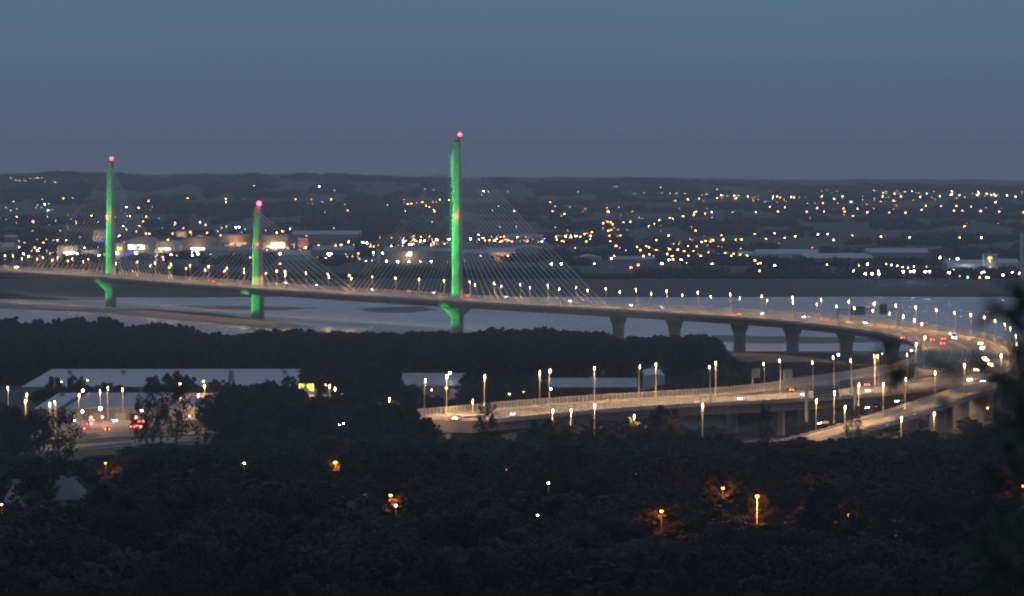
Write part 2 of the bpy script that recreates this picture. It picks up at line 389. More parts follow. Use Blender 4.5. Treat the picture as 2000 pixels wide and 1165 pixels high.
PYL = [('tallest', -35.4, 3311, 122.6, (62, 118), 22, 224, 157, True, (263, 898), (422, 889.5), 'tallest pylon, right of centre, lit green down its left face, thin mast and red beacon on top'),
       ('short', -177.5, 3571, 77.5, (42, 74), 12, 157, 145, False, (398, 506), (477, 503), 'shortest pylon, in the middle of the river, lit green with a large red beacon on top'),
       ('left', -302.7, 3861, 107.5, (55, 103), 16, 145, 178, True, (310, 217.5), (424, 209), 'leftmost pylon, lit green, with red beacons on its top and halfway up')]
def deck_at(x, y, off):
    # a point on the deck centre line a signed distance along it from the pylon at (x, y); positive = towards the camera
    k = min(range(len(O_)), key=lambda i: (mixp(i, .5).xy-Vector((x, y))).length); s_ = 0; i = k; st = 1 if off > 0 else -1
    while s_ < abs(off) and 0 < i < len(O_)-1:
        s_ += (mixp(i+st, .5)-mixp(i, .5)).length; i += st
    e_ = (s_-abs(off))/max(.01, (mixp(i, .5)-mixp(i-st, .5)).length)
    return mixp(i, .5).lerp(mixp(i-st, .5), e_)
green = []
for nm, x, y, ztop, (za, zb), nc, Lc, Lf, flare, top, midb, lab in PYL:
    a0 = deck_at(x, y, 6)-deck_at(x, y, -6); ang = atan2(a0.y, a0.x)+pi/2; zd = lerp(ZD, y)
    w = 3.5 if flare else 3.7
    mb = MB()
    z0 = zd-1
    mb.loft([ringp((x, y), w*1.02, 3.2, ang, z0), ringp((x, y), w*.98, 3.1, ang, zd+25), ringp((x, y), w*.8, 2.5, ang, zd+(ztop-zd)*.6), ringp((x, y), w*.62, 2.0, ang, ztop)], M['pylon'])
    # anchor ribs on the upper shaft
    for k in range(int((zb-za)/3)):
        z = za+3*k; ww = w*(1-.38*(z-zd)/(ztop-zd))*1.0+.06; mb.box((x, y, z), (ww*.16, 2.45, .4), M['pylon'], ang)
    py = mb.build('pylon'); py['label'] = lab; onto(py, bridge)
    if flare:
        mb = MB(); zz = zd-4.4
        mb.loft([ringp((x, y), 3.9, 3.6, ang, -3), ringp((x, y), 4.0, 3.7, ang, zz-6.2), ringp((x, y), 5.6, 4.0, ang, zz-4.2), ringp((x, y), 9.3, 4.3, ang, zz-1.2), ringp((x, y), 10.0, 4.3, ang, zz-.4), ringp((x, y), 7.6, 4.0, ang, zz+1.6)], M['pylon'])
    else:
        mb = MB(); mb.loft([ringp((x, y), 4.5, 4.2, ang, -3), ringp((x, y), 4.2, 4.0, ang, zd-4.4)], M['pylon'])
    pr = mb.build('pylon_base'); onto(pr, py); pr.location = (0, 0, 0)
    # stay cables
    for sgn, L in ((1, Lc), (-1, Lf)):
        for k in range(nc):
            f = k/(nc-1); q = deck_at(x, y, sgn*(22+(L-22)*f)); z = za+(zb-za)*f; q.z += .6
            mb = MB(); tdir = (q.xy-Vector((x, y))).normalized(); p = Vector((x+tdir.x*1.8, y+tdir.y*1.8, z))
            sag = (p-q).length*.006
            mb.tube([p, (p+q)/2-Vector((0, 0, sag)), q], .2, M['cable'], 4); cb = mb.build('stay_cable'); onto(cb, py); cb.location = (0, 0, 0)
    mb = MB(); mb.box((x, y, ztop+.5), (1.5, 1.2, .5), M['dark'], ang)
    mb.box((x+.8, y-.6, ztop+1.6), (.5, .5, .6), M['dark'], ang); bc = onto(mb.build('beacon_mount'), py); bc.location = (0, 0, 0)
    bp_ = at(top[1], top[0], y-2); mb = MB(); mb.ball(bp_, 1.6 if nm == 'short' else 1.1, E['beacon'], 10); o = onto(mb.build('beacon'), py); o.location = (0, 0, 0)
    bp_ = at(midb[1], midb[0], y-4.6); mb = MB(); mb.ball(bp_, .55 if nm == 'short' else .8, E['beacon'], 10); mb.box((bp_.x, bp_.y+1.2, bp_.z), (.15, 1.4, .15), M['dark']); o = onto(mb.build('beacon'), py); o.location = (0, 0, 0)
    if nm != 'short':
        mb = MB(); hh = 9 if nm == 'tallest' else 5; mb.tube([(x+.3, y, ztop), (x+.3, y, ztop+hh)], [.28, .1], M['dark'], 5); o = onto(mb.build('mast'), py); o.location = (0, 0, 0)
    # green floodlights that stand on the deck edge and on the pier, left of the pylon
    left = Vector((-cos(ang), -sin(ang)));  left = left if left.x < 0 else -left
    def flood(px_, py_, pz_, target, power, size, rad=2.2):
        L_ = bpy.data.lights.new('green_floodlight', 'SPOT'); L_.energy = power; L_.color = (.06, 1, .15); L_.spot_size = radians(size); L_.spot_blend = .8; L_.shadow_soft_size = rad
        o = bpy.data.objects.new('green_floodlight', L_); C.objects.link(o); o.location = (px_, py_, pz_)
        o.rotation_euler = (Vector(target)-o.location).to_track_quat('-Z', 'Y').to_euler(); o['label'] = 'green floodlight'
        o.parent = py; o.location = Vector((px_, py_, pz_))-wloc(py)
    H = ztop-zd
    e_ = Vector((x, y))+left*15
    for fz, pw, sz in ((.10, 1, 55), (.30, 1, 34), (.52, 1, 20), (.76, 1, 14)):
        zz = zd+H*fz; pw = 2.2 if fz < .2 else 1.25; dd = sqrt(15**2+(H*fz)**2)
        flood(e_.x, e_.y-1, zd+1.2, (x, y, zz), 42*pw*dd**3/15, sz)
    f_ = Vector((x, y))+left*20
    flood(f_.x, f_.y-1, 1.5, (x+left.x*5, y+left.y*5, zd-9), 26000 if flare else 40000, 64)
# --- piers of the approach viaduct
app = put('approach_viaduct', None, loc=(150, 2700, 0), label='long curved approach viaduct sweeping from the bridge round the right-hand bend to the left', cat='viaduct')
ra = range(iS, len(O_))
onto(deck('deck', ra, None), app); dress(ra, app)
def pier(px_, par, rng=None, w=3.6, fl=5.6, z1=None, O=O_, I=I_):
    k = min(rng, key=lambda i: abs(proj(O[i].lerp(I[i], .5))[0]-px_)); c = O[k].lerp(I[k], .5); d = O[k]-I[k]; ang = atan2(d.y, d.x); zt = c.z-4.3
    g = min(ground(c.x, c.y), 99)-1; mb = MB()
    mb.loft([ringp(c.xy, w, 2.2, ang, g), ringp(c.xy, w*.95, 2.1, ang, zt-8), ringp(c.xy, w*1.1, 2.1, ang, zt-5), ringp(c.xy, fl, 2.2, ang, zt-.8), ringp(c.xy, fl, 2.2, ang, zt)], M['concrete'])
    o = onto(mb.build('pier'), par); return c, k
iA = min(ra, key=lambda i: abs(O_[i].y-2420))
for px_ in (1205, 1320, 1442, 1553, 1652, 1745, 1830): pier(px_, app, range(iS, iA))
iE = [i for i in ra if O_[i].y < 2260]
for i in iE[4::8]:
    for t_ in (.25, .75):
        c = mixp(i, t_); g = ground(c.x, c.y)-1; d = O_[i]-I_[i]; ang = atan2(d.y, d.x); mb = MB()
        mb.loft([ringp(c.xy, 2.6, 1.3, ang, g), ringp(c.xy, 2.6, 1.3, ang, c.z-4.3)], M['concrete']); onto(mb.build('pier'), app)
# --- slip road leaving the bend on the near side
SL = [(196, 2130, 21.9, 8, 180), (186, 2095, 21.9, 10, 0), (176, 2045, 21.9, 13, 0), (162, 1995, 21.4, 14, 0), (146, 1945, 20.0, 15, 0), (130, 1905, 18.0, 15, 0), (112, 1868, 15.5, 15, 0), (92, 1832, 13, 15, 0), (70, 1798, 11, 15, 0)]
SR = crom([(a, b_, c) for a, b_, c, w_, q in SL], 8); SO, SI = [], []
ww = crom([(w_, 0, 0) for a, b_, c, w_, q in SL], 1e9)
for i, p in enumerate(SR):
    a = SR[max(0, i-1)]; b_ = SR[min(len(SR)-1, i+1)]; d = Vector((b_.x-a.x, b_.y-a.y)).normalized(); n = Vector((-d.y, d.x)); n = n if n.x > 0 else -n
    w_ = 9+5*min(1, i/10); SI.append(Vector(p)); SO.append(Vector((p.x+n.x*w_*1.15, p.y+n.y*w_*1.15, p.z)))
slip = put('slip_road_viaduct', None, loc=(140, 1950, 0), label='narrower slip road ramp descending in front of the main viaduct at lower right', cat='slip road')
rs = range(0, len(SR))
onto(deck('deck', rs, None, SO, SI, thick=2.2, over=2.5), slip)
onto(strip('carriageway', rs, .06, .94, .03, M['asphalt'], None, SO, SI, lines=[(.1, .006, None), (.9, .006, None), (.5, .006, (2, 1))]), slip)
onto(parapet('parapet', SO, None, low=.9, h=1.5), slip); onto(parapet('parapet', SI[8:], None, low=.9, h=.9), slip)
for i in rs[3::5]:
    c = SO[i].lerp(SI[i], .5); d = SO[i]-SI[i]; ang = atan2(d.y, d.x); g = ground(c.x, c.y)-1
    if c.z-2.2 > g+2: mb = MB(); mb.loft([ringp(c.xy, 3.2, 1.1, ang, g), ringp(c.xy, 3.2, 1.1, ang, c.z-2.1)], M['concrete']); onto(mb.build('pier'), slip)
# lower road passing in front of the viaduct, left of the slip road
LP = [onz(a, b_, 15.5) for a, b_ in ((1250, 822), (1150, 828), (1040, 834), (940, 846), (840, 862))]
LO = crom(LP, 8); LI = [p+Vector((4, 9, 0)) for p in LO]
low = put('lower_link_road', None, loc=(0, 1800, 0), label='short lit stretch of lower link road seen just under the main viaduct between dark trees', cat='link road')
onto(deck('deck', range(len(LO)), None, LI, LO, thick=1.6, over=1), low); onto(strip('carriageway', range(len(LO)), .06, .94, .03, M['asphalt'], None, LI, LO), low)
onto(parapet('parapet', LI, None, low=1.6, h=1.6), low)
# --- screen fence on the far side of the returning road
mb = MB(); pts = [i for i in range(iS, len(O_)) if O_[i].y < 2230 and 1455 < proj(I_[i])[0] < 1735]
rl = MB()
for i, j in zip(pts, pts[1:]):
    a, b_ = I_[i], I_[j]; px_ = proj(a)[0]; h = 3.0 if px_ > 1530 else (2.3 if px_ > 1500 else 1.6)
    d = b_-a; ang = atan2(d.y, d.x)
    for k in range(3): p = a.lerp(b_, k/3); mb.box((p.x-.6, p.y+.6, p.z+h/2+.4), (.12, .12, h/2+.4), M['steel'], ang)
    c = (a+b_)/2
    for k in range(5): rl.box((c.x-.6, c.y+.6, c.z+.9+k*h/4.6), (d.length/2, .06, .07), M['steel'], ang)
fen = put('screen_fence', None, loc=I_[pts[len(pts)//2]], label='stepped steel post-and-rail screen fence along the far edge of the returning road', cat='fence')
onto(mb.build('post'), fen)['kind'] = 'stuff'; onto(rl.build('rail'), fen)
# ------------------------------------------------------------------ lamp posts
def lampproto(name, H, emi, power, col, arm=.3, head=.10, pr=.15):
    root = put(name, None); mb = MB()
    mb.tube([(0, 0, 0), (0, 0, H*.5), (0, 0, H-.5)], [pr*1.25, pr, pr*.75], M['steel'], 8); mb.tube([(0, 0, H-.55), (arm*.4, 0, H-.1), (arm, 0, H)], .06, M['steel'], 6)
    mb.box((0, 0, .35), (.3, .3, .35), M['steel']); mb.build('pole', root)
    mb = MB(); mb.box((arm+.15, 0, H+.03), (.42, .2, .09), M['dark']); h = mb.build('lamp_head', root)
    mb = MB(); mb.ball((arm+.1, 0, H-.8), head, emi, 8, 9); mb.build('lens', h)  # stretched tall to stand for the lamp glow down the pole
    if power:
        L_ = bpy.data.lights.new('bulb', 'SPOT'); L_.energy = power; L_.color = col; L_.spot_size = radians(168); L_.spot_blend = .3; L_.shadow_soft_size = .25
        o = put('bulb', L_, root, loc=(arm+.15, 0, H-.35))
    return root
LW = (1, .55, .22)
p12 = lampproto('street_lamp', 12, E['warm'], 26000, LW)
p15 = lampproto('street_lamp', 15, E['warm'], 27000, LW, head=.085, pr=.16)
pj = lampproto('street_lamp', 15, E['warm'], 14000, LW, head=.085, pr=.16)
used = set()
def place(proto, loc, rz, **kw):
    if proto.name not in used:
        used.add(proto.name); proto.location = loc; proto.rotation_euler = (0, 0, rz)
        for k, v in kw.items(): proto[k] = v
        return proto
    return copy_tree(proto, loc, rz, **kw)
lampxy = []
def edge_lamp(px_, edge, rng, proto, label, group):
    P = O_ if edge == 'O' else I_; Q = I_ if edge == 'O' else O_
    best = None
    for i in rng[:-1]:
        a, b_ = proj(P[i])[0], proj(P[i+1])[0]
        if (a-px_)*(b_-px_) <= 0 and a != b_: best = P[i].lerp(P[i+1], (px_-a)/(b_-a)), Q[i]; break
    if not best: return
    p, q = best; d = (q-p); d.z = 0; d.normalize(); p = p+d*.7; lampxy.append(p)
    place(proto, p, atan2(d.y, d.x), label=label, category='street lamp', group=group)
rng_all = list(range(0, iA+1))
outer = [12, 28, 58, 86, 115, 144, 175, 237, 271, 305, 337, 374, 410, 446, 480, 543, 559, 600, 643, 685, 730, 775, 821, 870, 920, 968, 1019, 1073, 1128, 1186, 1245, 1305, 1366, 1429, 1491, 1551, 1607, 1661, 1711, 1753, 1792, 1832, 1868, 1900, 1926, 1947, 1967, 1978]
inner = [40, 70, 100, 130, 160, 224, 291, 328, 361, 398, 436, 474, 517, 555, 640, 684, 925, 976, 1032, 1089, 1145, 1208, 1269, 1330, 1385, 1442, 1495, 1545, 1592, 1630, 1665, 1701, 1733, 1760, 1782, 1796]
for k, px_ in enumerate(outer):
    n = len([q for q in outer if q >= 900 and q < px_]) if px_ > 900 else len([q for q in outer if px_ < q < 880])
    side = 'right' if px_ > 885 else 'left'
    lab = '%s lamp post %s of the tallest pylon along the far edge of the deck' % (ORD[min(n, 29)], side)
    edge_lamp(px_, 'O', rng_all, p12, lab, 'lamp posts along the bridge and its bend')
for k, px_ in enumerate(inner):
    n = len([q for q in inner if q >= 900 and q < px_]) if px_ > 900 else len([q for q in inner if px_ < q < 880])
    side = 'right' if px_ > 885 else 'left'
    lab = '%s lamp post %s of the tallest pylon along the near edge of the deck' % (ORD[min(n, 29)], side)
    edge_lamp(px_, 'I', rng_all, p12, lab, 'lamp posts along the bridge and its bend')
# lamp posts of the returning road, given by the top of the post
ret = [(829, 737), (872, 730), (946, 730), (1054, 722), (1073, 719), (1161, 714), (1248, 711), (1281, 707), (1387, 712), (1398, 704), (1493, 706), (1524, 700), (1588, 703), (1629, 693), (1663, 699), (1709, 690), (1716, 691), (1773, 688), (1789, 668), (1805, 655)]
for k, (px_, py_) in enumerate(ret):
    p = onz(px_, py_, 22+15.3); p.z = 22
    i = min(ra, key=lambda i: (mixp(i, .5).xy-p.xy).length); d = mixp(i, .5)-p
    place(p15, p, atan2(d.y, d.x)if d.xy.length > 1 else 0, label='%s tall lamp post from the left along the returning road' % ORD[k], category='street lamp', group='tall lamp posts along the returning road'); lampxy.append(p)
near = [(923, 778, 16), (1079, 797, 15), (1115, 797, 15), (1161, 787, 22), (1238, 808, 14), (1372, 786, 22), (1594, 778, 15.5), (1629, 762, 17), (1650, 790, 15.5), (1677, 747, 20), (1725, 745, 20.5), (1768, 735, 21.9), (1760, 812, 14), (1824, 803, 14), (1883, 708, 22), (1826, 723, 22), (1955, 690, 22), (1984, 652, 22), (1985, 668, 22)]
for k, (px_, py_, zb_) in enumerate(near):
    pr_ = p12; H = 12.3
    p = onz(px_, py_, zb_+H); p.z = zb_
    place(pr_, p, -pi/2+.4, label='%s lamp post from the left in front of the returning road and slip road' % ORD[k], category='street lamp', group='lamp posts in front of the returning road'); lampxy.append(p)
# junction at the left
junc = [(16, 745, 9), (52, 758, 9), (50, 776, 8), (97, 781, 8), (108, 777, 8), (154, 765, 8), (196, 752, 8), (210, 745, 8), (240, 748, 8), (387, 759, 8), (400, 742, 8), (643, 742, 8), (655, 747, 8), (760, 762, 8)]
for k, (px_, py_, zb_) in enumerate(junc):
    p = onz(px_, py_, 9.6+15.3); p.z = ground(p.x, p.y)
    place(pj, p, -pi/2+(.5 if k % 2 else -.5), label='%s lamp post from the left around the lit road junction in the lower left' % ORD[k], category='street lamp', group='lamp posts around the junction'); lampxy.append(p)
# ------------------------------------------------------------------ road sign gantries seen from behind
def gantry(name, a, b_, z0, z1, boards, label, post2=True):
    root = put(name, None, loc=a, label=label, cat='sign gantry'); a = Vector(a); b_ = Vector(b_); d = b_-a; ang = atan2(d.y, d.x); L = d.length
    for q in ((a, b_) if post2 else (a,)):
        mb = MB(); mb.box((q.x, q.y, (q.z+z1)/2), (.45, .45, (z1-q.z)/2), M['wallpale'], ang); onto(mb.build('post'), root)
    mb = MB(); c = (a+b_)/2
    for zz in (z0, z1): mb.box((c.x, c.y, zz), (L/2, .18, .15), M['dark'], ang)
    n = max(3, int(L/2.5))
    for k in range(n):
        p = a.lerp(b_, k/n); q = a.lerp(b_, (k+1)/n); mb.tube([(p.x, p.y, z0 if k % 2 else z1), (q.x, q.y, z1 if k % 2 else z0)], .08, M['dark'], 4)
    onto(mb.build('truss_beam'), root)
    for t0, t1, za_, zb_ in boards:
        p = a.lerp(b_, (t0+t1)/2); mb = MB(); mb.box((p.x, p.y-.5, (za_+zb_)/2), (L*(t1-t0)/2, .08, (zb_-za_)/2), M['dark'], ang)
        for k in range(4): mb.box((p.x, p.y-.65, za_+(zb_-za_)*(k+.5)/4), (L*(t1-t0)/2*.96, .05, .07), M['steel'], ang)
        onto(mb.build('sign_board'), root)
    return root
def ed(px_, P, rng): return min((P[i] for i in rng), key=lambda q: abs(proj(q)[0]-px_)).copy()
gantry('sign_gantry', ed(1637, I_, rng_all), ed(1760, O_, rng_all), 29.6, 31.6, [(.2, .42, 28.6, 33.2), (.64, .76, 28.8, 34.6)], 'wide sign gantry spanning the curving viaduct above its lit deck')
gantry('sign_gantry', onz(1575, 824, 15.6), onz(1670, 800, 18.5), 27.3, 28.2, [(.15, .66, 23.9, 27.8), (.68, .9, 26.8, 30.2)], 'sign gantry with broad dark boards standing over the slip road')
gantry('sign_gantry', onz(1752, 765, 21.5), onz(1790, 757, 21.5), 30.5, 31.2, [(.4, .85, 25.8, 31)], 'small sign gantry with one tall dark board inside the bend', False)
for px_, py_, lab in ((1477, 729, 'left of the two small green-grey signs on posts behind the screen fence'), (1540, 731, 'right of the two small green-grey signs on posts behind the screen fence')):
    k = min(ra, key=lambda i: abs(proj(I_[i])[0]-px_)+(1000 if O_[i].y > 2250 else 0)); p = I_[k]+Vector((-.8, 1.5, 0)); q = at(px_, py_, p.y)
    sg = put('road_sign', None, loc=p, label=lab, cat='road sign'); mb = MB(); mb.box((p.x, p.y, (p.z+q.z+1.5)/2), (.3, .3, (q.z+1.5-p.z)/2), M['steel']); onto(mb.build('post'), sg)
    mb = MB(); mb.box((q.x, p.y-.5, q.z), (1.5, .1, 1.9), mat('sign_back_green', (.2, .27, .22), .5, noise=(.5, .2))); onto(mb.build('sign_board'), sg)
# ------------------------------------------------------------------ vehicles
def carproto(name, paint, kind, head=E['head']):
    root = put(name, None); L, Wd, H = (4.4, 1.8, 1.45) if kind == 'car' else (7.5, 2.4, 3.2)
    mb = MB(); x = lambda f: f*L/2
    if kind == 'car':
        prof = [(-1, .45), (-.98, .85), (-.62, .95), (-.4, 1.42), (.22, 1.45), (.52, .98), (.92, .82), (1, .62), (1, .35), (-1, .35)]
    else: prof = [(-1, .5), (-1, 3.1), (.45, 3.2), (.5, 2.7), (.85, 2.5), (1, 1.3), (1, .5)]
    sec = lambda s_: [(x(a), s_*Wd/2*(.86 if z > 1.2 and kind == 'car' else 1), z) for a, z in prof]
    mb.loft([sec(-1), sec(1)], paint); mb.build('body', root)
    mb = MB()
    if kind == 'car':
        for s_ in (-1, 1): y = s_*(Wd/2*.93+.02); mb.quad((x(-.56), y*1.02, .97), (x(.46), y*1.02, 1.0), (x(.2), y*.93, 1.38), (x(-.38), y*.93, 1.36), M['glass'])
        mb.quad((x(.53), -.75, 1.0), (x(.53), .75, 1.0), (x(.25), .68, 1.43), (x(.25), -.68, 1.43), M['glass']); mb.quad((x(-.64), -.75, .98), (x(-.64), .75, .98), (x(-.43), .68, 1.40), (x(-.43), -.68, 1.40), M['glass'])
    else: mb.quad((x(1.01), -1, 1.5), (x(1.01), 1, 1.5), (x(.9), .95, 2.4), (x(.9), -.95, 2.4), M['glass'])
    mb.build('windows', root)
    for sx in (-.6, .62):
        for s_ in (-1, 1):
            mb = MB(); mb.tube([(x(sx), s_*(Wd/2-.2), .33), (x(sx), s_*(Wd/2+.02), .33)], .33 if kind == 'car' else .45, M['tyre'], 10); mb.build('wheel', root)
    for s_ in (-1, 1):
        mb = MB(); mb.ball((x(1)+.02, s_*.64*Wd/1.8, .68), .13, head, 8); mb.build('headlight', root)
        mb = MB(); mb.ball((x(-1)-.03, s_*.68*Wd/1.8, .78), .13, E['tail'], 8, .8); mb.build('tail_light', root)
    return root
cars = [carproto('car', c, 'car') for c in CARC]+[carproto('van', CARC[1], 'van'), carproto('car', CARC[0], 'car', E['headw'])]
CN = ['silver car', 'white car', 'black car', 'blue car', 'red car', 'white van', 'silver car']
def roadtan(p):
    i = min(range(1, len(O_)-1), key=lambda i: (mixp(i, .5).xy-p.xy).length); d = mixp(i+1, .5)-mixp(i-1, .5); return atan2(d.y, d.x)
def putcar(px_, py_, z, k, toward, lab, dirn=None, grp='vehicles on the viaduct and bridge'):
    p = onz(px_, py_, z+.6); p.z = z+.05; a = roadtan(p) if dirn is None else dirn
    if not toward: a += pi
    place(cars[k], p, a, label=lab, category='van' if k == 5 else 'car', group=grp)
V = [(1862, 660, 22, 5, 1, 'van with bright white headlights at the top of the bend'), (1856, 652, 22, 0, 1, 'silver car with white headlights just behind the van at the top of the bend'),
     (1687, 631, 22, 1, 1, 'white car with headlights on, right of the sign gantry on the curving viaduct'), (1567, 620, 22, 0, 1, 'silver car with headlights on, left of the sign gantry on the curving viaduct'),
     (1621, 628, 22, 2, 0, 'black car with red tail lights under the left post of the sign gantry'), (1710, 641, 22, 4, 0, 'red car with tail lights right of the sign gantry'),
     (1762, 661, 22, 3, 0, 'blue car with one orange-red tail light entering the bend'), (1820, 664, 22, 2, 0, 'black car with red tail lights, left of the pair in the bend'),
     (1840, 671, 22, 4, 0, 'red car with tail lights, nearer one of the two in the bend'), (1842, 663, 22, 3, 0, 'blue car with tail lights, farther one of the two in the bend'),
     (1441, 614, 22, 4, 0, 'red car with tail lights on the viaduct above the third pier'),
     (1485, 613, 22, 0, 1, 'silver car with warm headlights above the gap between third and fourth pier'),
     (1698, 763, 22, 1, 1, 'white car with bright headlights on the returning road right of the gantries'), (1697, 752, 22, 4, 0, 'red car with tail lights beyond the white car on the returning road'),
     (1571, 771, 22, 0, 1, 'silver car with bright headlights left of the broad dark sign boards'), (1551, 762, 22, 2, 0, 'black car with red tail lights by the screen fence'),
     (1453, 779, 22, 1, 1, 'white car with bright headlights alone on the returning road'), (1007, 809, 22, 0, 1, 'silver car with bright headlights where the lit road nears the trees'),
     (895, 817, 22, 1, 1, 'white car with headlights, leftmost on the returning road'),
     (1701, 797, 20.5, 2, 1, 'black car with bluish headlights in the middle of the slip road'), (1758, 784, 21.5, 3, 1, 'blue car with bluish headlights at the top of the slip road'), (1609, 827, 15.3, 0, 1, 'silver car with bluish headlights lowest on the slip road'),
     (1918, 680, 22, 6, 1, 'silver car with orange-white headlights at the outside of the bend'), (1926, 704, 22, 6, 1, 'car with dazzling headlights at the far right of the bend'), (1922, 700, 22, 6, 1, 'second dazzling car right beside the brightest one in the bend'),
     (1914, 671, 22, 6, 1, 'car added for amber headlight flare, farthest back at the outside of the bend'), (1934, 712, 22, 6, 1, 'car added for amber headlight flare, nearest the outer parapet of the bend'), (1896, 742, 22, 6, 1, 'car added for amber headlight flare, lowest in the bend group'),  # these three are added to strengthen the headlight flare in the bend
     (1908, 723, 22, 6, 1, 'car with warm headlights below the dazzling ones in the bend'), (1922, 745, 22, 0, 1, 'silver car near the outer parapet below the bend'),
     (845, 572, 20, 0, 1, 'silver car with pale headlights just left of the tallest pylon'), (910, 578, 20, 4, 0, 'red car with tail lights just right of the tallest pylon'), (796, 569, 20.2, 4, 0, 'red car with tail lights left of the tallest pylon'),
     (416, 551, 21, 4, 0, 'red car with tail lights between the two left pylons'), (556, 553, 21, 1, 1, 'white car with warm headlights right of the shortest pylon'), (168, 531, 21.2, 2, 0, 'black car with tail lights left of the leftmost pylon'),
     (30, 522, 20.6, 6, 1, 'car with yellow headlights at the far left of the bridge'), (615, 557, 21, 0, 1, 'silver car with headlights where the deck passes right of the shortest pylon'), (1110, 588, 21.4, 0, 1, 'silver car with headlights added for a lamp reflection under the outermost stay cables'),
     (1230, 597, 21.9, 1, 1, 'white car with headlights added for a lamp reflection just above the first pier'), (1292, 601, 22, 0, 1, 'silver car with headlights added for a lamp reflection left of the second pier'), (725, 566, 20.6, 1, 1, 'white car with headlights midway between short and tall pylon'), (985, 580, 20, 3, 1, 'blue car with headlights under the inner right-hand stay cables')]  # cars at the outermost cables and first two piers replace lamp reflections
for v in V: putcar(*v)
for k in range(5): pass
JV = [(140, 822, 0, 1, 'silver car with white headlights at the left end of the junction queue'), (172, 829, 4, 0, 'red car with tail lights left of the grass island'), (160, 838, 3, 0, 'blue car with tail lights nearest the grass island'),
      (208, 839, 2, 0, 'dark estate car turning on the lit junction'), (222, 822, 1, 1, 'white car with headlights in the middle of the junction'), (262, 826, 2, 0, 'black car with red tail lights at right of junction'), (270, 832, 4, 0, 'red car in the queue by the roadside tree'),
      (275, 824, 0, 0, 'silver car in the queue by the roadside tree'), (258, 834, 3, 0, 'blue car braking, left in the roadside queue'), (178, 822, 0, 0, 'silver car with tail lights waiting at the junction')]
for px_, py_, k, tw, lab in JV: putcar(px_, py_, 9.7, k, tw, lab, dirn=-pi/2+(.35 if tw else .2), grp='vehicles at the junction')
# ------------------------------------------------------------------ junction roads and verges (left)
def flat(name, pts, z, m):
    mb = MB(); P = [onz(a, b_, z) for a, b_ in pts]; n = len(P); mb.v = [tuple(p) for p in P]; mb.face(tuple(range(n)), m)
    mb.loft([[tuple(p) for p in P], [(p.x, p.y, p.z-3) for p in P]], m, cap=False); return mb.build(name, kind='structure')
flat('junction_road', [(120, 822), (420, 820), (460, 838), (420, 848), (300, 852), (255, 853), (165, 858), (120, 850)], 9.6, M['asphalt'])
flat('lower_road', [(10, 878), (160, 868), (300, 856), (430, 846), (470, 848), (430, 858), (300, 868), (160, 880), (10, 892)], 9.2, M['asphalt'])
flat('verge', [(156, 850), (186, 846), (198, 851), (180, 855), (158, 856)], 9.75, M['grass'])
flat('verge', [(268, 824), (425, 823), (432, 836), (300, 849), (262, 846)], 9.78, M['grass'])
flat('verge', [(20, 840), (120, 835), (130, 856), (20, 866)], 9.7, M['grass'])
flat('verge', [(30, 893), (300, 870), (420, 860), (500, 880), (420, 905), (120, 920), (30, 915)], 9.0, M['grass'])
for pp in (((30, 875), (160, 864), (255, 858)), ((30, 888), (160, 877), (255, 867))):
    mb = MB(); q = [onz(a, b_, 9.3) for a, b_ in pp]
    for a, b_ in zip(q, q[1:]): d = b_-a; c = (a+b_)/2; mb.box((c.x, c.y, 9.45), (d.length/2, .25, .35), M['concrete'], atan2(d.y, d.x))
    mb.build('kerb', kind='structure')
def dot(px_, py_, D_or_z, em, r_, name, label, cat, h=3, isz=True, group=None):
    p = onz(px_, py_, D_or_z) if isz else at(px_, py_, D_or_z); g = ground(p.x, p.y); root = put(name, None, loc=(p.x, p.y, g), label=label, cat=cat, group=group)
    mb = MB(); mb.tube([(0, 0, 0), (0, 0, p.z-g)], .09, M['steel'], 6); mb.build('pole', root); mb = MB(); mb.box((0, .25, p.z-g), (.35, .15, .5), M['dark']); hd = mb.build('signal_head' if cat == 'traffic light' else 'lamp_head', root)
    mb = MB(); mb.ball((0, -.1, p.z-g), r_, em, 8); mb.build('lens', hd); return root
for k, (a, b_) in enumerate(((178, 816), (200, 815), (178, 828), (266, 816), (370, 813), (275, 834))):
    dot(a, b_, 12.2 if k not in (2, 5) else 10.5, E['r3'], .42, 'traffic_light', '%s glowing red traffic light from the left at the junction' % ORD[[0, 2, 1, 3, 5, 4][k]], 'traffic light', group='red traffic lights at the junction')
JF = [(162, 763.5, 20, 'w3', .42, 'white floodlight beside the third tall lamp of the junction'), (196, 798, 16, 'w3', .6, 'dazzling white floodlight in the middle of the junction'), (161, 804, 14, 'w3', .42, 'white lamp low beside the waiting cars at the junction'),
      (277, 802, 14, 'w3', .35, 'small pinkish white lamp in front of the roadside tree'), (879, 729, 20, 'w3', .35, 'white floodlight beside a tall lamp post near the dim warehouse'), (1076, 760, 14, 'w1', .4, 'small white lamp below the patterned roof'), (1091, 780, 12, 'w3', .3, 'white lamp just above the returning road'),
      (1637, 693, 14, 'w3', .35, 'white lamp by the fifth viaduct pier'), (1780, 685, 14, 'y3', .3, 'warm lamp under the bend'), (1723, 691, 14, 'g1', .3, 'small green lamp under the bend'), (1351, 752, 12, 'w1', .35, 'dim white lamp right of the patterned roof')]
for a, b_, z, c_, r_, lab in JF: dot(a, b_, z, E[c_], r_, 'floodlight', lab, 'floodlight')
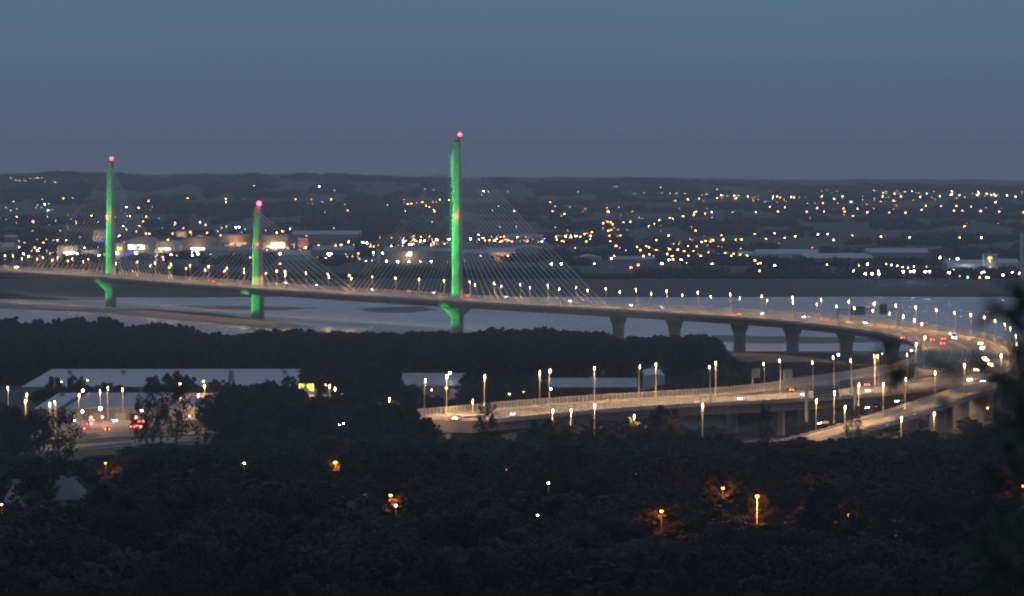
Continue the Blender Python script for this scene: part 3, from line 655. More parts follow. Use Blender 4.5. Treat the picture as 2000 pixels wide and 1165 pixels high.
# ------------------------------------------------------------------ buildings
def shed(name, px0, px1, pyb, depth, h, wall, roof, label, cat='warehouse', kind='gable', emi=(), z=None, D=None, d0=3000, doors=0, rot=0):
    a = ongnd(px0, pyb, 0, d0) if D is None else Vector((at(px0, pyb, D).x, D, ground(0, D))); b_ = ongnd(px1, pyb, 0, d0) if D is None else Vector((at(px1, pyb, D).x, D, ground(0, D)))
    c = (a+b_)/2; wx = abs(b_.x-a.x); g = min(a.z, b_.z)-.5 if z is None else z; yb = c.y
    root = put(name, None, loc=(c.x, yb+depth/2, g), rz=rot, label=label, cat=cat); mb = MB(); hw, hd = wx/2, depth/2
    mb.box((0, 0, h/2), (hw, hd, h/2), wall)
    for k in range(int(wx/8)): mb.box((-hw+4+8*k, -hd-.08, h/2), (.12, .06, h/2), M['wallgrey'])
    mb.build('wall', root)
    mb = MB()
    if kind == 'gable':
        n = max(1, int(depth/40)); s_ = depth/n; rise = max(1.5, s_*.07)
        for k in range(n):
            y0 = -hd+k*s_; secs = [[(X, y0-.3, h+.003), (X, y0+s_/2, h+rise), (X, y0+s_+.2, h+.003)] for X in (-hw-.4, hw+.4)]; mb.loft(secs, roof)
    elif kind == 'ends':
        n = max(1, int(wx/30)); s_ = wx/n; rise = s_*.12
        for k in range(n):
            x0 = -hw+k*s_; secs = [[(x0-.2, Y, h+.003), (x0+s_/2, Y, h+rise), (x0+s_+.1, Y, h+.003)] for Y in (-hd-.4, hd+.4)]; mb.loft(secs, roof)
    elif kind == 'mono':
        mb.loft([[(X, -hd-.4, h+.003), (X, -hd-.4, h+.25), (X, hd+.4, h+.25+depth*.008), (X, hd+.4, h+.003)] for X in (-hw-.4, hw+.4)], roof)
    elif kind == 'arch':
        secs = []
        for Y in (-hd-.4, hd+.4): secs.append([(-hw*1.02+2.04*hw*k/14, Y, h+.003+h*.2*sin(pi*k/14)) for k in range(15)])
        mb.loft(secs, roof)
    else: mb.box((0, 0, h+.35), (hw+.3, hd+.3, .35), roof)
    rf = mb.build('roof', root)
    mb = MB()
    for k in range(max(1, int(wx/22))): mb.box((-hw+wx*(k+.5)/max(1, int(wx/22)), hd*.3, h+1.8+(depth*.02 if kind == 'gable' else .5)), (1.0, .8, .8), M['wallgrey'])
    mb.build('roof_vent', rf)
    for k in range(doors):
        X = -hw+wx*(k+.5)/doors; mb = MB(); mb.box((X, -hd-.1, 2.4), (2.2, .1, 2.4), M['wallpale']); mb.build('door', root)
    for nm_, x0, x1, y0, y1, m in emi:   # pixel boxes of lit panes on the front wall
        P = at(x0, y1, yb); Q = at(x1, y0, yb); mb = MB(); zc = max(.3, (P.z+Q.z)/2-g); mb.box(((P.x+Q.x)/2-c.x, -hd-.2, zc), ((Q.x-P.x)/2, .08, (Q.z-P.z)/2), m)
        fo = mb.build(nm_, root)
        if (x1-x0) > 12:
            mb = MB(); nn = int((Q.x-P.x)/3.2)
            for j in range(nn): mb.box((P.x-c.x+(j+.5)*(Q.x-P.x)/nn, -hd-.32, zc), (.13, .05, (Q.z-P.z)/2), M['dark'])
            mb.build('frame', fo)
    if emi:
        L_ = bpy.data.lights.new('front_fill_light', 'POINT'); L_.energy = 7000; L_.color = (1, .62, .32) if cat not in ('works', 'silo') else (.9, .95, 1); L_.shadow_soft_size = .5  # fill light added before lit fronts to brighten wall and ground
        put('front_fill_light', L_, root, loc=(0, -hd-9, 8))
    return root
WG, WP, RP, RG = M['wallgrey'], M['wallpale'], M['roofpale'], M['roofgrey']
# near side
shed('warehouse', 44, 592, 757, 150, 8.3, WG, RP, 'huge warehouse with a long pale blue roof behind the junction trees', z=6, D=2240, kind='mono')
shed('warehouse', 70, 112, 803, 110, 6.5, WG, RP, 'low pale-roofed warehouse at the left edge of the junction', z=6.2, D=2088, kind='mono', doors=1)
shed('warehouse', 128, 300, 806, 115, 6.5, WG, RG, 'grey-roofed warehouse with roof vents right behind the junction lamps', z=6.2, D=2085, kind='mono', doors=4)
shed('warehouse', 330, 470, 806, 110, 6.5, WG, RG, 'grey-roofed warehouse behind the roadside tree right of the junction', z=6.2, D=2087, kind='mono', doors=2, emi=[('window', 345, 372, 790, 800, E['shop'])])
shed('depot', 583, 614, 765, 30, 8, M['wallorangelit'], RG, 'small depot with brilliant yellow lit front right of the huge warehouse', z=6, D=2180, emi=[('window', 584, 613, 750, 764, E['yellow'])])
shed('office_block', 626, 655, 782, 22, 9, M['wallpale'], RG, 'small pale office between two lamp posts left of centre', 'office', 'flat', z=6, D=2120, doors=1)
shed('warehouse', 785, 905, 757, 60, 9, WG, RG, 'dim grey warehouse in the trees left of the long lamp posts', z=6, D=2240, doors=3)
shed('warehouse', 880, 930, 759, 20, 6, WP, RP, 'small bright-fronted store with a pale strip roof in front of the dim warehouse', 'store', 'flat', z=7, D=2215)
shed('warehouse', 930, 1000, 770, 40, 9, WG, RG, 'low grey factory among trees at centre', 'factory', z=6, D=2200)
shed('warehouse', 1072, 1244, 752, 45, 9, M['dark'], RG, 'dark shed with a patterned pale roof behind the returning road', z=5, D=2245)
shed('warehouse', 1262, 1298, 748, 60, 12, WP, RP, 'small gabled building with one bright roof slope right of the patterned roof', 'building', 'ends', z=5, D=2290)
shed('office_block', 1290, 1390, 770, 20, 7, M['wallgrey'], RG, 'low grey building behind bushes above the returning road', 'building', 'flat', z=6, D=2150)
# retail park and town on the far bank
B, SW, SR_, SB = E['shop'], E['shopb'], E['redsign'], E['bluesign']
shed('shop', 0, 24, 505, 60, 12, WP, RP, 'pale building at the left edge of the far bank', 'building')
shed('shop', 8, 30, 484, 40, 12, M['wallred'], RG, 'red floodlit building at the far left of the town', 'building')
shed('shop', 112, 152, 506, 70, 13, WP, RG, 'shop with a dazzling white front left of the leftmost pylon', 'shop', 'flat', emi=[('shopfront', 124, 145, 492, 504, SW)])
shed('shop', 158, 192, 507, 60, 9, WG, RG, 'shop with a small red lit sign beside the leftmost pylon', 'shop', 'flat', emi=[('sign', 167, 180, 498.5, 503.5, SR_)])
shed('shop', 181, 206, 479, 60, 17, WG, RG, 'dark building carrying a red and blue lit sign left of the leftmost pylon', 'shop', 'flat', emi=[('sign', 187, 197, 469.5, 474, SB), ('sign', 190, 198, 466, 469, SR_), ('sign', 198, 204, 466, 473, SB)])
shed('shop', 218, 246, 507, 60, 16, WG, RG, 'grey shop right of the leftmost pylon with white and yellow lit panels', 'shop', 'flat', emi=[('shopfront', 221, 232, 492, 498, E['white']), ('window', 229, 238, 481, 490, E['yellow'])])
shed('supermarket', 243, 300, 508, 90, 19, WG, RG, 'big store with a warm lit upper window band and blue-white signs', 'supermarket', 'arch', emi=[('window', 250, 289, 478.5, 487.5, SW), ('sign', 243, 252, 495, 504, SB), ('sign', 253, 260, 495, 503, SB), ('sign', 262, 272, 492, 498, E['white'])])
shed('supermarket', 300, 345, 505, 90, 15, WG, RP, 'glass-roofed shopping hall with a bright strip window', 'shopping hall', 'arch', emi=[('window', 300, 333, 484.5, 488.5, SW), ('sign', 310, 316, 491, 495, E['yellow'])])
shed('stadium', 345, 424, 500, 100, 16, WG, M['wallorangelit'], 'long hall with an amber-lit curved roof and strip lights', 'hall', 'arch', emi=[('window', 372, 419, 484.5, 488.5, SW), ('window', 343, 348, 488, 494, E['yellow'])])
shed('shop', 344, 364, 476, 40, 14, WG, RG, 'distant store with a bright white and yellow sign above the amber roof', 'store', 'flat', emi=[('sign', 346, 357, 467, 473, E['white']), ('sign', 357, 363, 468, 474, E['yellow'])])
shed('shop', 384, 396, 477, 30, 10, WG, RG, 'small distant store with a yellow-green sign', 'store', 'flat', emi=[('sign', 385, 393, 471, 476, E['yellow'])])
shed('warehouse', 432, 486, 484, 60, 14, M['wallorangelit'], RG, 'warm-lit retail shed left of the shortest pylon', 'retail shed', 'flat', emi=[('shopfront', 438, 457, 473, 480, B), ('shopfront', 462, 482, 474, 481, B)])
shed('warehouse', 400, 500, 504, 50, 8, M['wallpale'], RG, 'low pale building in trees left of the shortest pylon', 'building')
shed('supermarket', 508, 562, 492, 70, 17, M['wallorangelit'], RG, 'brightest warm-lit store right of the shortest pylon', 'supermarket', 'flat', emi=[('shopfront', 510, 528, 475, 483, SW), ('shopfront', 530, 556, 474, 484, SW)])
shed('shop', 582, 602, 492, 40, 14, M['wallred'], RG, 'reddish lit block right of the bright store', 'building', 'flat', emi=[('window', 584, 590, 479, 486, B), ('window', 594, 600, 482, 490, B)])
shed('warehouse', 510, 605, 509, 60, 6, WP, RP, 'long low pale roof just above the deck right of the shortest pylon')
shed('warehouse', 570, 700, 472, 120, 9, WG, RP, 'long pale warehouse roof in the distance between shortest and tallest pylon')
shed('warehouse', 610, 690, 503, 60, 8, WG, RG, 'grey warehouse with white yard lights between the two right pylons')
shed('tower_block', 735, 742, 516, 15, 15, WP, RG, 'narrow pale tower left of the long grey warehouse', 'tower', 'flat')
shed('warehouse', 750, 846, 516, 60, 13, WG, RG, 'long grey warehouse with a glowing white square window', emi=[('window', 793, 804, 492, 500, SW)])
shed('warehouse', 846, 882, 514, 50, 12, M['wallorangelit'], RG, 'warehouse with orange light in its wall colour just left of the tallest pylon')
shed('warehouse', 900, 956, 512, 50, 9, WG, RG, 'grey shed right behind the tallest pylon')
shed('warehouse', 952, 1006, 510, 60, 9, M['wallorangelit'], RP, 'orange-lit shed seen through the right-hand stay cables', 'warehouse', 'gable', emi=[('window', 952, 958, 502, 506, SW)])
shed('warehouse', 1006, 1060, 508, 60, 12, WG, RP, 'shed with a pale arched roof seen through the stay cables', 'warehouse', 'arch')
shed('warehouse', 985, 1060, 473, 50, 6, WG, RG, 'distant long dim roof behind the stay cables')
shed('warehouse', 1124, 1176, 518, 60, 7, WG, RP, 'pale gabled shed right of the stay cables', 'warehouse', 'ends')
shed('warehouse', 1190, 1280, 516, 40, 5, WG, RG, 'low dim sheds behind the pair of orange lights')
shed('warehouse', 1370, 1475, 505, 40, 4.5, WP, RP, 'thin pale roof line at centre right of the far bank')
shed('warehouse', 1478, 1600, 507, 60, 6, WP, RP, 'long thin pale roof left of the dark tree clump')
shed('warehouse', 1578, 1704, 520, 120, 8, M['wallred'], RP, 'long pale-roofed warehouse with reddish wall on the far bank')
shed('warehouse', 1700, 1822, 517, 90, 12, WG, RP, 'large warehouse with the biggest pale roof at right')
shed('warehouse', 1822, 1862, 519, 60, 16, M['dark'], M['rooftile'], 'dark gabled works building right of the largest pale roof', 'works', 'ends')
shed('warehouse', 1850, 1922, 530, 50, 7, WG, RP, 'low pale-roofed works beside the yellow-lit silo', 'works', emi=[('window', 1862, 1880, 533, 538, E['yellow'])])
shed('silo', 1922, 1948, 533, 14, 17, M['dark'], M['rooftile'], 'dark silo tower with yellow-lit ladder near the right edge', 'silo', 'flat', emi=[('lit_stair', 1931, 1935, 503, 528, E['yellow']), ('lit_stair', 1926, 1937, 525, 528, E['yellow']), ('lit_stair', 1929, 1938, 502, 506, E['yellow'])])
shed('warehouse', 1948, 1990, 530, 50, 8, WP, RP, 'pale low shed right of the silo')
ch = onz(1996, 545, 4.5); mb = MB(); mb.tube([(0, 0, 0), (0, 0, 36), (0, 0, 40)], [1.9, 1.7, 1.6], M['wallpale'], 14); mb.build('chimney', loc=ch, label='tall pale chimney at the right edge of the far bank', cat='chimney')
# house in the lower left
def house(p, w, d, h, rise, rz, label, wall, roofm, cat='house'):
    root = put('house', None, loc=p, rz=rz, label=label, cat=cat); mb = MB(); mb.box((0, 0, h/2), (w/2, d/2, h/2), wall)
    for s_ in (-1, 1): mb.face((len(mb.v), len(mb.v)+1, len(mb.v)+2), wall); mb.v += [(s_*w/2, -d/2, h), (s_*w/2, d/2, h), (s_*w/2, 0, h+rise)]
    mb.build('wall', root); mb = MB()
    mb.loft([[(X, -d/2-.5, h-.25), (X, 0, h+rise), (X, d/2+.5, h-.25), (X, d/2+.5, h-.05), (X, 0, h+rise+.22), (X, -d/2-.5, h-.05)] for X in (-w/2-.4, w/2+.4)], roofm); rf = mb.build('roof', root)
    mb = MB(); mb.box((w*.3, 0, h+rise+.3), (.4, .5, .9), M['bark']); mb.tube([(w*.3, 0, h+rise+1.2), (w*.3, 0, h+rise+1.5)], .16, M['bark'], 8); mb.build('chimney', rf)
    for k in range(3):
        X = -w/2+w*(k+.5)/3
        for zz in (1.4, 4.0):
            if zz+1 > h: continue
            mb = MB(); mb.box((X, -d/2-.06, zz), (.6, .05, .6), M['wallpale']); f_ = mb.build('window', root); mb = MB(); mb.box((X, -d/2-.13, zz), (.5, .03, .5), M['glass']); mb.build('pane', f_)
    mb = MB(); mb.box((w*.12, -d/2-.07, 1.05), (.5, .06, 1.05), M['dark']); mb.build('door', root); return root
hp = onz(75, 1010, 0); hp = at(80, 1000, 960)
g = ground(hp.x, hp.y); house((hp.x, hp.y, hp.z-2), 11, 9, 4.6, 3.4, radians(28), 'slate-roofed house in the lower left corner behind trees', M['wallpale'], M['rooftile'])
h2 = at(118, 985, 975); house((h2.x, h2.y, h2.z-1), 7, 8, 3.6, 2.6, radians(-30), 'smaller slate wing with a white gable beside the lower left house', M['wallpale'], M['rooftile'])
h3 = at(702, 976, 1180); house((h3.x, h3.y+4, h3.z-5), 8, 7, 4.2, 1.6, 0, 'low pale-roofed house with a pink-lit end near the orange lamps', M['wallpale'], M['roofpale'])
h4 = at(1530, 985, 1080); house((h4.x, h4.y+4, h4.z-6), 6, 8, 5, 2.6, radians(4), 'dim house right of the tall orange lamp in the foreground trees', M['wallgrey'], M['rooftile'])
h5 = at(1690, 995, 1050); house((h5.x, h5.y+4, h5.z-7), 9, 8, 4.5, 2.5, radians(-10), 'very dim house roof below the warm lamp in the right foreground', M['wallgrey'], M['rooftile'])

# ------------------------------------------------------------------ town lights on the far bank (sets: origin, scale, list of x y colour+size)
TL = [((0, 280), 3.236, "268 355 o1;400 350 o2;85 368 w1;235 390 w1;283 386 w2;311 383 w1;265 407 w1;230 408 w1;305 425 w2;330 420 w1;108 415 w1;40 407 w1;68 425 w1;298 463 w1;105 465 o2;100 502 y1;208 495 y2;480 493 o1;448 480 w1;352 489 w1;205 554 w1;380 552 y1;460 344 w1;775 408 w1;798 404 w2;875 410 w2;960 402 w1;938 365 o2;1186 349 o2;1425 352 y2;1428 373 y2;1541 351 o1;1607 268 w1;822 461 o2;805 461 o1;923 463 o2;904 495 o2;1107 503 o2;1265 500 o3;1298 517 o2;1490 532 w3;1510 532 w3;1435 523 y1;1400 534 o1;1475 588 y2;1547 545 y1;797 546 o2;768 550 o1;652 555 o1;945 572 o2;923 572 o2;1090 572 o2;1205 562 o2;1210 578 o1;1268 583 o2;1308 567 o2;1375 558 y1;1393 583 o2;1298 610 o1;1425 610 o2;750 592 y1;1062 610 o2;785 623 o1;118 620 y1;92 603 o1;156 630 y1;293 608 o1;275 630 o2;362 614 y2;418 614 o2;533 615 o1;505 650 y2;620 658 y1;120 657 o2;97 670 o2;220 660 o2;237 678 w3;250 665 o2;383 682 o1;413 663 o1;148 699 w3;315 698 o1;295 680 o1;45 680 o1;445 680 w2;486 695 w2;624 708 w3;658 703 y1;1080 706 w2;983 718 w1;1022 718 w1;1033 718 w1;990 738 r1;1032 735 r2;1215 690 w2;1247 685 w3;1215 708 w2;1250 700 w3;1120 712 y1;1330 702 y1;1355 628 o1;1385 632 o2;1475 700 o1;1677 692 w2;1770 702 w2;1770 762 r2;1680 550 o1;1750 567 o2;1785 556 o2;1160 650 o1;1580 722 y1;70 218 y1;95 233 y1;110 236 y1;125 238 y1;150 238 y1;165 238 y1;195 222 y1;215 220 y1;235 220 y1;250 222 y1;265 220 y1;285 243 y1;340 243 y1;353 248 y1"),
 ((480, 360), 3.236, "315 95 o2;415 95 o1;421 124 o1;540 95 o2;753 96 o2;868 96 o1;465 15 w2;560 20 w1;560 40 w1;52 10 w1;500 173 w1;483 115 y1;627 127 y1;645 167 o2;895 130 w1;1130 36 w1;1187 36 w1;1000 97 y1;1000 122 o1;1022 127 o2;1047 124 o2;1082 118 o1;1115 113 o2;1125 116 o1;1183 112 o1;1205 112 o1;1225 98 o2;1248 112 o1;1285 100 o2;1140 137 o2;1160 145 o2;1187 163 o2;1193 173 o2;1007 171 w1;1178 240 w1;557 281 y1;280 285 w2;127 292 y1;197 306 y2;233 298 o2;313 303 o2;380 308 o2;395 317 o2;386 327 o1;490 320 o2;848 337 o1;648 365 w2;740 370 w3;765 372 w3;790 380 y1;683 384 o1;700 390 o1;740 392 o1;765 393 o2;788 393 o2;808 395 o2;838 386 o1;922 393 w2;460 387 o2;430 400 o1;567 387 o2;603 384 o3;123 435 w2;217 440 w3;303 425 o1;350 430 o2;380 400 o2;27 465 o1;505 467 o2;520 440 w3;540 440 w3;530 447 w3;600 465 o1;642 460 o1;675 457 o1;712 437 o2;705 457 o1;720 473 y1;760 487 y2;797 485 y1;805 433 w2;808 448 w1;865 435 w2;860 440 w1;996 365 o2;965 387 o1;990 390 o2;1000 342 o1;1062 330 o2;1107 334 o2;1075 360 o3;1103 358 w3;1130 357 w3;995 368 w2;1033 382 w3;1048 382 w3;1060 378 o2;1090 395 o1;1115 403 o2;1203 352 w3;1190 385 o1;1215 355 o2;1215 380 o1;1257 378 o2;1285 350 w3;1170 380 o1;890 487 w3;960 489 w3;1032 490 w2;1103 490 w2;1173 489 w3;1275 492 w1;217 503 r3;1420 345 w3;1472 320 y2;1475 350 y2;1500 340 o2;1513 357 o2;1540 357 o2;1565 350 y1;1575 360 o2;1620 360 r3;1635 335 o1;1655 355 o2;1683 362 r3;1715 335 y2;1780 360 r3;1760 355 o1;1770 335 o1;1605 270 w1;1710 270 w1;1560 168 o1;1697 170 o2;1597 137 y1;1503 45 w2;1533 47 w1;1492 67 o1;1655 47 w1;1580 413 y1;1485 452 o2;1382 482 w1;1658 453 o2"),
 ((760, 220), 2.533, "798 442 o2;820 465 y1;810 489 o2;822 568 w1;825 615 o2;830 628 o2;855 635 o2;838 610 o1;755 638 w2;768 625 y1;740 640 o1;803 750 w4;852 750 w4;588 708 o2;703 710 y1"),
 ((1100, 340), 3.883, "378 95 w1;405 97 w1;110 135 w1;461 145 y1;541 145 y1;612 145 y1;749 146 y1;810 147 y1;855 148 y1;866 148 y1;922 149 y1;736 103 w1;815 104 w1;1165 118 w1;1053 158 y1;1078 153 y1;1093 154 y1;1195 163 y2;1215 165 y1;1250 165 y1;1295 165 y2;1308 165 y1;1322 165 y1;1337 163 y1;1398 170 y2;1168 183 o2;1205 185 o1;1305 185 o2;1318 185 o2;848 203 o2;945 193 o3;1032 188 o2;1063 203 o1;1405 211 o1;1436 189 o1;1481 189 o1;1585 189 o1;1645 180 o2;1730 175 y3;1750 178 o3;1553 212 o1;1622 216 r1;1690 212 r1;1567 250 y2;1683 253 o2;1630 287 y2;1460 290 o2;883 262 w1;1087 264 w1;1128 290 y2;1282 291 w1;1007 288 o2;995 295 o2;990 312 o3;1077 300 o2;910 321 o3;808 333 o3;833 340 o2;728 350 o3;48 252 w1;8 303 o2;147 285 o1;168 267 o1;331 258 o2;341 287 w3;423 251 w1;521 286 o1;603 340 w0;1128 332 w1;303 375 o3;337 363 o2;359 367 o2;377 384 o2;456 367 o2;510 364 o3;413 423 o1;415 468 o1;435 468 o2;343 432 o3;350 470 o2;357 510 o2;400 546 o3;475 580 o1;218 443 o2;207 470 o3;162 455 o2;130 477 o3;92 473 o3;60 478 o3;45 485 o1;18 474 w3;5 513 r3;175 513 o2;90 562 y1;176 623 o2;366 643 w3;388 623 o2;453 628 o1;235 682 w2;513 711 r4;569 691 r4;747 680 w4;800 468 o3;973 405 y1;1004 430 o2;1200 467 o2;1213 500 o3;1352 497 o3;1308 498 o2;961 497 o1;981 498 o1;1050 517 o2;1078 510 o2;1117 515 o2;1135 503 o3;1452 457 o2;1603 451 o3;1538 491 o2;1680 484 o2;1760 473 o3;708 505 o2;712 545 o2;630 549 o2;652 557 o2;561 553 o2;585 577 o3;706 577 o3;655 611 o2;607 624 o3;807 570 o3;868 575 o3;790 608 o2;827 623 o3;833 648 r4;803 652 w2;893 652 w3;838 530 y1;880 530 y1;947 548 o2;1012 550 o2;917 586 o2;988 583 o2;1032 590 o2;1023 610 o2;1042 622 o3;951 621 o2;1100 595 o2;936 676 y1;1130 682 w2;1203 553 r1;1229 601 o2;1291 606 o2;1341 612 o3;1275 621 o2;1395 619 o2;1445 627 o2;1455 655 o3;1477 682 o2;1497 676 o2;1490 735 o2;1604 693 w3;1548 580 o1"),
 ((1540, 340), 3.883, "291 128 y1;370 130 y1;248 128 g1;253 172 y2;410 170 y2;345 190 y2;127 177 y1;85 176 y1;565 170 y1;560 196 y1;655 196 y1;677 142 y1;713 143 y1;715 170 y2;745 132 y1;805 150 y2;823 135 o1;883 138 o2;853 172 y2;795 203 y2;1000 173 y2;1104 132 y1;1148 170 y2;1237 133 y2;1240 152 y3;1228 160 y2;1295 162 y2;1393 147 y1;1437 135 y2;1445 150 y2;1430 165 y2;1507 150 y2;1490 165 y1;1540 160 y2;1558 153 y2;1570 165 y3;1590 155 y1;1657 163 y3;1722 173 y3;1770 140 y1;201 223 o1;262 222 o2;373 226 o1;475 212 y3;592 229 o1;818 237 o1;145 222 o1;217 258 o2;270 287 o2;138 287 o2;163 335 r1;418 263 o2;427 288 o2;419 310 o1;490 319 o2;523 264 y2;597 291 o3;645 265 o1;764 293 o2;800 268 o1;887 295 o3;1010 272 o3;1043 242 o2;1158 243 o2;1273 244 o3;1257 280 o3;1320 278 o2;1388 250 o2;1458 282 o3;1498 253 o1;1570 216 y2;1597 288 o3;1782 292 o3;1333 397 o2;1587 377 r1;223 460 y3;298 455 y2;341 500 w2;483 466 o2;702 476 o3;920 482 y3;1298 483 o3;1463 483 y3;180 558 o1;280 556 o2;620 580 o2;1147 578 o2;1150 635 w4;1282 643 w4;1187 647 w1;1220 648 w1;600 685 w4;292 689 o2;535 693 o2;493 737 y2;582 758 w4;633 758 w4;685 758 w4;680 737 w2;740 683 o2;782 692 y3;825 696 y2;865 706 o2;906 713 o2;950 703 o2;1048 703 o1;872 741 w4;925 741 w3;951 738 w4;1037 742 w4;1070 741 w4;1100 725 y2;1219 749 w4;1298 774 y1;1360 785 g2;1485 745 y2;1465 750 y2;1450 785 o2;1500 785 y2;1517 786 y2;1627 767 w4;1697 747 y3;1750 752 y3")]

T = []
for (ox, oy), sc_, s_ in TL:
    for it in s_.split(';'):
        a, b_, c_ = it.split(); T.append((ox+float(a)/sc_, oy+float(b_)/sc_, c_[0], int(c_[1])))
def lampmesh(em, r_):
    mb = MB(); mb.tube([(0, 0, 0), (0, 0, 8)], .09, M['steel'], 5); mb.box((0, .3, 8.12), (.25, .5, .08), M['dark']); mb.ball((0, -.1, 7.9), r_, em, 8, .8); return mb
LM = {}
for c_ in 'oywrg':
    for q_, r_ in (('1', .36), ('3', .54)): LM[c_+q_] = lampmesh(E[c_+q_], r_)
MS = {k: v.mesh('town_lamp') for k, v in LM.items()}
T.sort(key=lambda q: (-q[3], q[1]*-1))
CNAME = {'o': 'orange', 'y': 'warm white', 'w': 'white', 'r': 'red', 'g': 'green'}
def region(x):
    for lim, t_ in ((208, 'left of leftmost pylon'), (498, 'between leftmost and shortest pylon'), (885, 'between shortest and tallest pylon'), (1110, 'behind right-hand stay cables'),
                    (1300, 'just right of stay cables'), (1550, 'right of centre'), (1780, 'above longest pale roofs'), (2100, 'near the silo')):
        if x < lim: return t_
def band(y): return 'on skyline hills' if y < 383 else 'on dark hillside' if y < 430 else 'across far town' if y < 480 else 'along far bank'
cnt = {}; big = {}
for q in T:
    if q[3] == 4: big.setdefault(q[2], []).append(q[0])
ind = 0; rest = MB()
for px_, py_, c_, s_ in T:
    hi = s_ >= 2; k_ = {0: .7, 1: .85, 2: .9, 3: 1.15, 4: 1.45}[s_]
    p = ongnd(px_, py_, 7.9*k_, 4100); k2 = (p.y/5500)**.55*k_; p = ongnd(px_, py_, 7.9*k2, 4100)
    key = c_+('3' if hi else '1')
    if ind < 200 and s_ >= 2:
        ind += 1
        if s_ == 4: n = sorted(big[c_]).index(px_); lab = '%s from left of the dazzling %s floodlights across the river' % (ORD[n], CNAME[c_]); g_ = 'dazzling floodlights across the river'
        else:
            ad_ = 'bright' if s_ == 3 else 'small'; w_ = '%s %s' % (band(py_), region(px_)); g_ = '%s %s lamps %s' % (ad_, CNAME[c_], w_)
            mates = sorted((q[0], q[1]) for q in T if q[2] == c_ and q[3] == s_ and band(q[1]) == band(py_) and region(q[0]) == region(px_))
            lab = '%s %s %s lamp from left %s' % (ORD[min(29, mates.index((px_, py_)))], ad_, CNAME[c_], w_) if len(mates) > 1 else 'single %s %s lamp %s' % (ad_, CNAME[c_], w_)
        o = put('floodlight' if (c_ in 'w' or s_ == 4) else 'town_lamp', MS[key], loc=p, sc=k2, label=lab, cat='floodlight' if (c_ in 'w' or s_ == 4) else 'street lamp', group=g_)
    else:
        src = LM[key]; n0 = len(rest.v); rest.v += [(p.x+v[0]*k2, p.y+v[1]*k2, p.z+v[2]*k2) for v in src.v]
        for f_, m_ in zip(src.f, src.m): rest.face(tuple(n0+i for i in f_), src.mats[m_])
RT = random.Random(11)
for cx_, cy_, sx_, sy_, n_ in ((80, 485, 75, 14, 34), (300, 488, 70, 12, 30), (420, 478, 45, 10, 26), (545, 483, 45, 9, 46), (640, 488, 60, 12, 22), (820, 470, 50, 9, 34), (990, 466, 60, 6, 34), (1130, 462, 35, 9, 16), (1290, 485, 60, 18, 14), (1420, 480, 60, 16, 10), (1760, 383, 150, 14, 40), (1500, 385, 90, 14, 26), (1850, 530, 60, 6, 14), (1240, 440, 120, 30, 12), (250, 440, 160, 25, 30)):
    for k in range(int(n_*1.5)):
        px_ = RT.gauss(cx_, sx_*.55); py_ = RT.gauss(cy_, sy_*.55); c_ = RT.choice('oooyyw'); k2 = RT.uniform(.35, .75)
        if py_ < 372 or px_ > 1998: continue
        p = ongnd(px_, py_, 7.9*k2, 4450); k2 *= (p.y/5500)**.5; src = LM[c_+RT.choice('1113')]; n0 = len(rest.v)
        if 4.0 > p.z: continue
        rest.v += [(p.x+v[0]*k2, p.y+v[1]*k2, p.z+v[2]*k2) for v in src.v]
        for f_, m_ in zip(src.f, src.m): rest.face(tuple(n0+i for i in f_), src.mats[m_])
rest.build('distant_town_lights', kind='stuff', label='faint scattered lights of the far town and hills', cat='town lights')
# street lamps among the foreground trees (orange sodium, warm white)
FG = [(206, 905, 'o', 2, 'orange street lamp on the verge below the junction'), (477, 905, 'y', 1, 'lone warm white lamp in the dark trees below the junction'), (655, 904, 'o', 3, 'bright orange street lamp lighting the leaves beneath it'), (763, 968, 'o', 2, 'orange street lamp beside the pink-lit house'),
      (773, 988, 'y', 1, 'small yellow-white lamp just below the lamp beside the pink-lit house'), (988, 919, 'o', 2, 'orange lamp at the right edge of the big pale-leaved tree'), (1071, 944, 'y', 1, 'lone warm white lamp right of the big pale-leaved tree'), (1050, 1007, 'y', 0, 'tiny yellow lamp low in the trees right of centre'), (1292, 999, 'o', 2, 'orange lamp standing alone in the middle of the dark trees'),
      (1412, 954, 'o', 2, 'left of the three orange lamps lighting foliage at right'), (1471, 930, 'o', 1, 'upper one of the three orange lamps at right'), (1479, 970, 'o', 3, 'lowest of the three orange lamps at right with a lit pole'), (1659, 1007, 'o', 2, 'reddish orange lamp right of the dim house'), (1737, 939, 'y', 1, 'warm white lamp alone in the right foreground trees'),
      (1751, 1038, 'y', 1, 'lowest warm white lamp in the right foreground'), (1242, 928, 'r', 0, 'tiny red light in the dark trees'), (1, 928, 'o', 1, 'orange lamp cut by the left edge of the frame'), (3, 986, 'r', 1, 'red light at the left edge beside the house'), (1998, 950, 'o', 2, 'orange lamp cut by the right edge of the frame'), (1256, 770, 'o', 3, 'bright orange lamp just behind the returning road'),
      (1929, 797, 'o', 2, 'orange lamp below the bend at the far right'), (662, 830, 'w', 0, 'tiny white lights in the trees left of centre'), (671, 828, 'w', 0, 'tiny white light right of another in the trees left of centre'), (636, 752, 'r', 1, 'reddish lamp beside the twin lamp posts left of centre'), (872, 758, 'o', 2, 'orange lamp on the dim warehouse yard'), (843, 762, 'y', 0, 'small lamp left of the dim warehouse yard lamp'), (995, 770, 'y', 1, 'left of the two lamps above the lit road'), (1023, 766, 'y', 1, 'right of the two lamps above the lit road'), (171, 743, 'o', 1, 'left orange lamp in front of the huge pale roof'), (352, 750, 'o', 2, 'right orange lamp in front of the huge pale roof'), (397, 745, 'o', 2, 'orange glow at the head of a junction lamp post'), (1186, 744, 'y', 0, 'tiny lamp on the wall under the patterned roof'), (120, 746, 'y', 0, 'tiny yellow lamp left in front of the huge pale roof')]
FGP = []
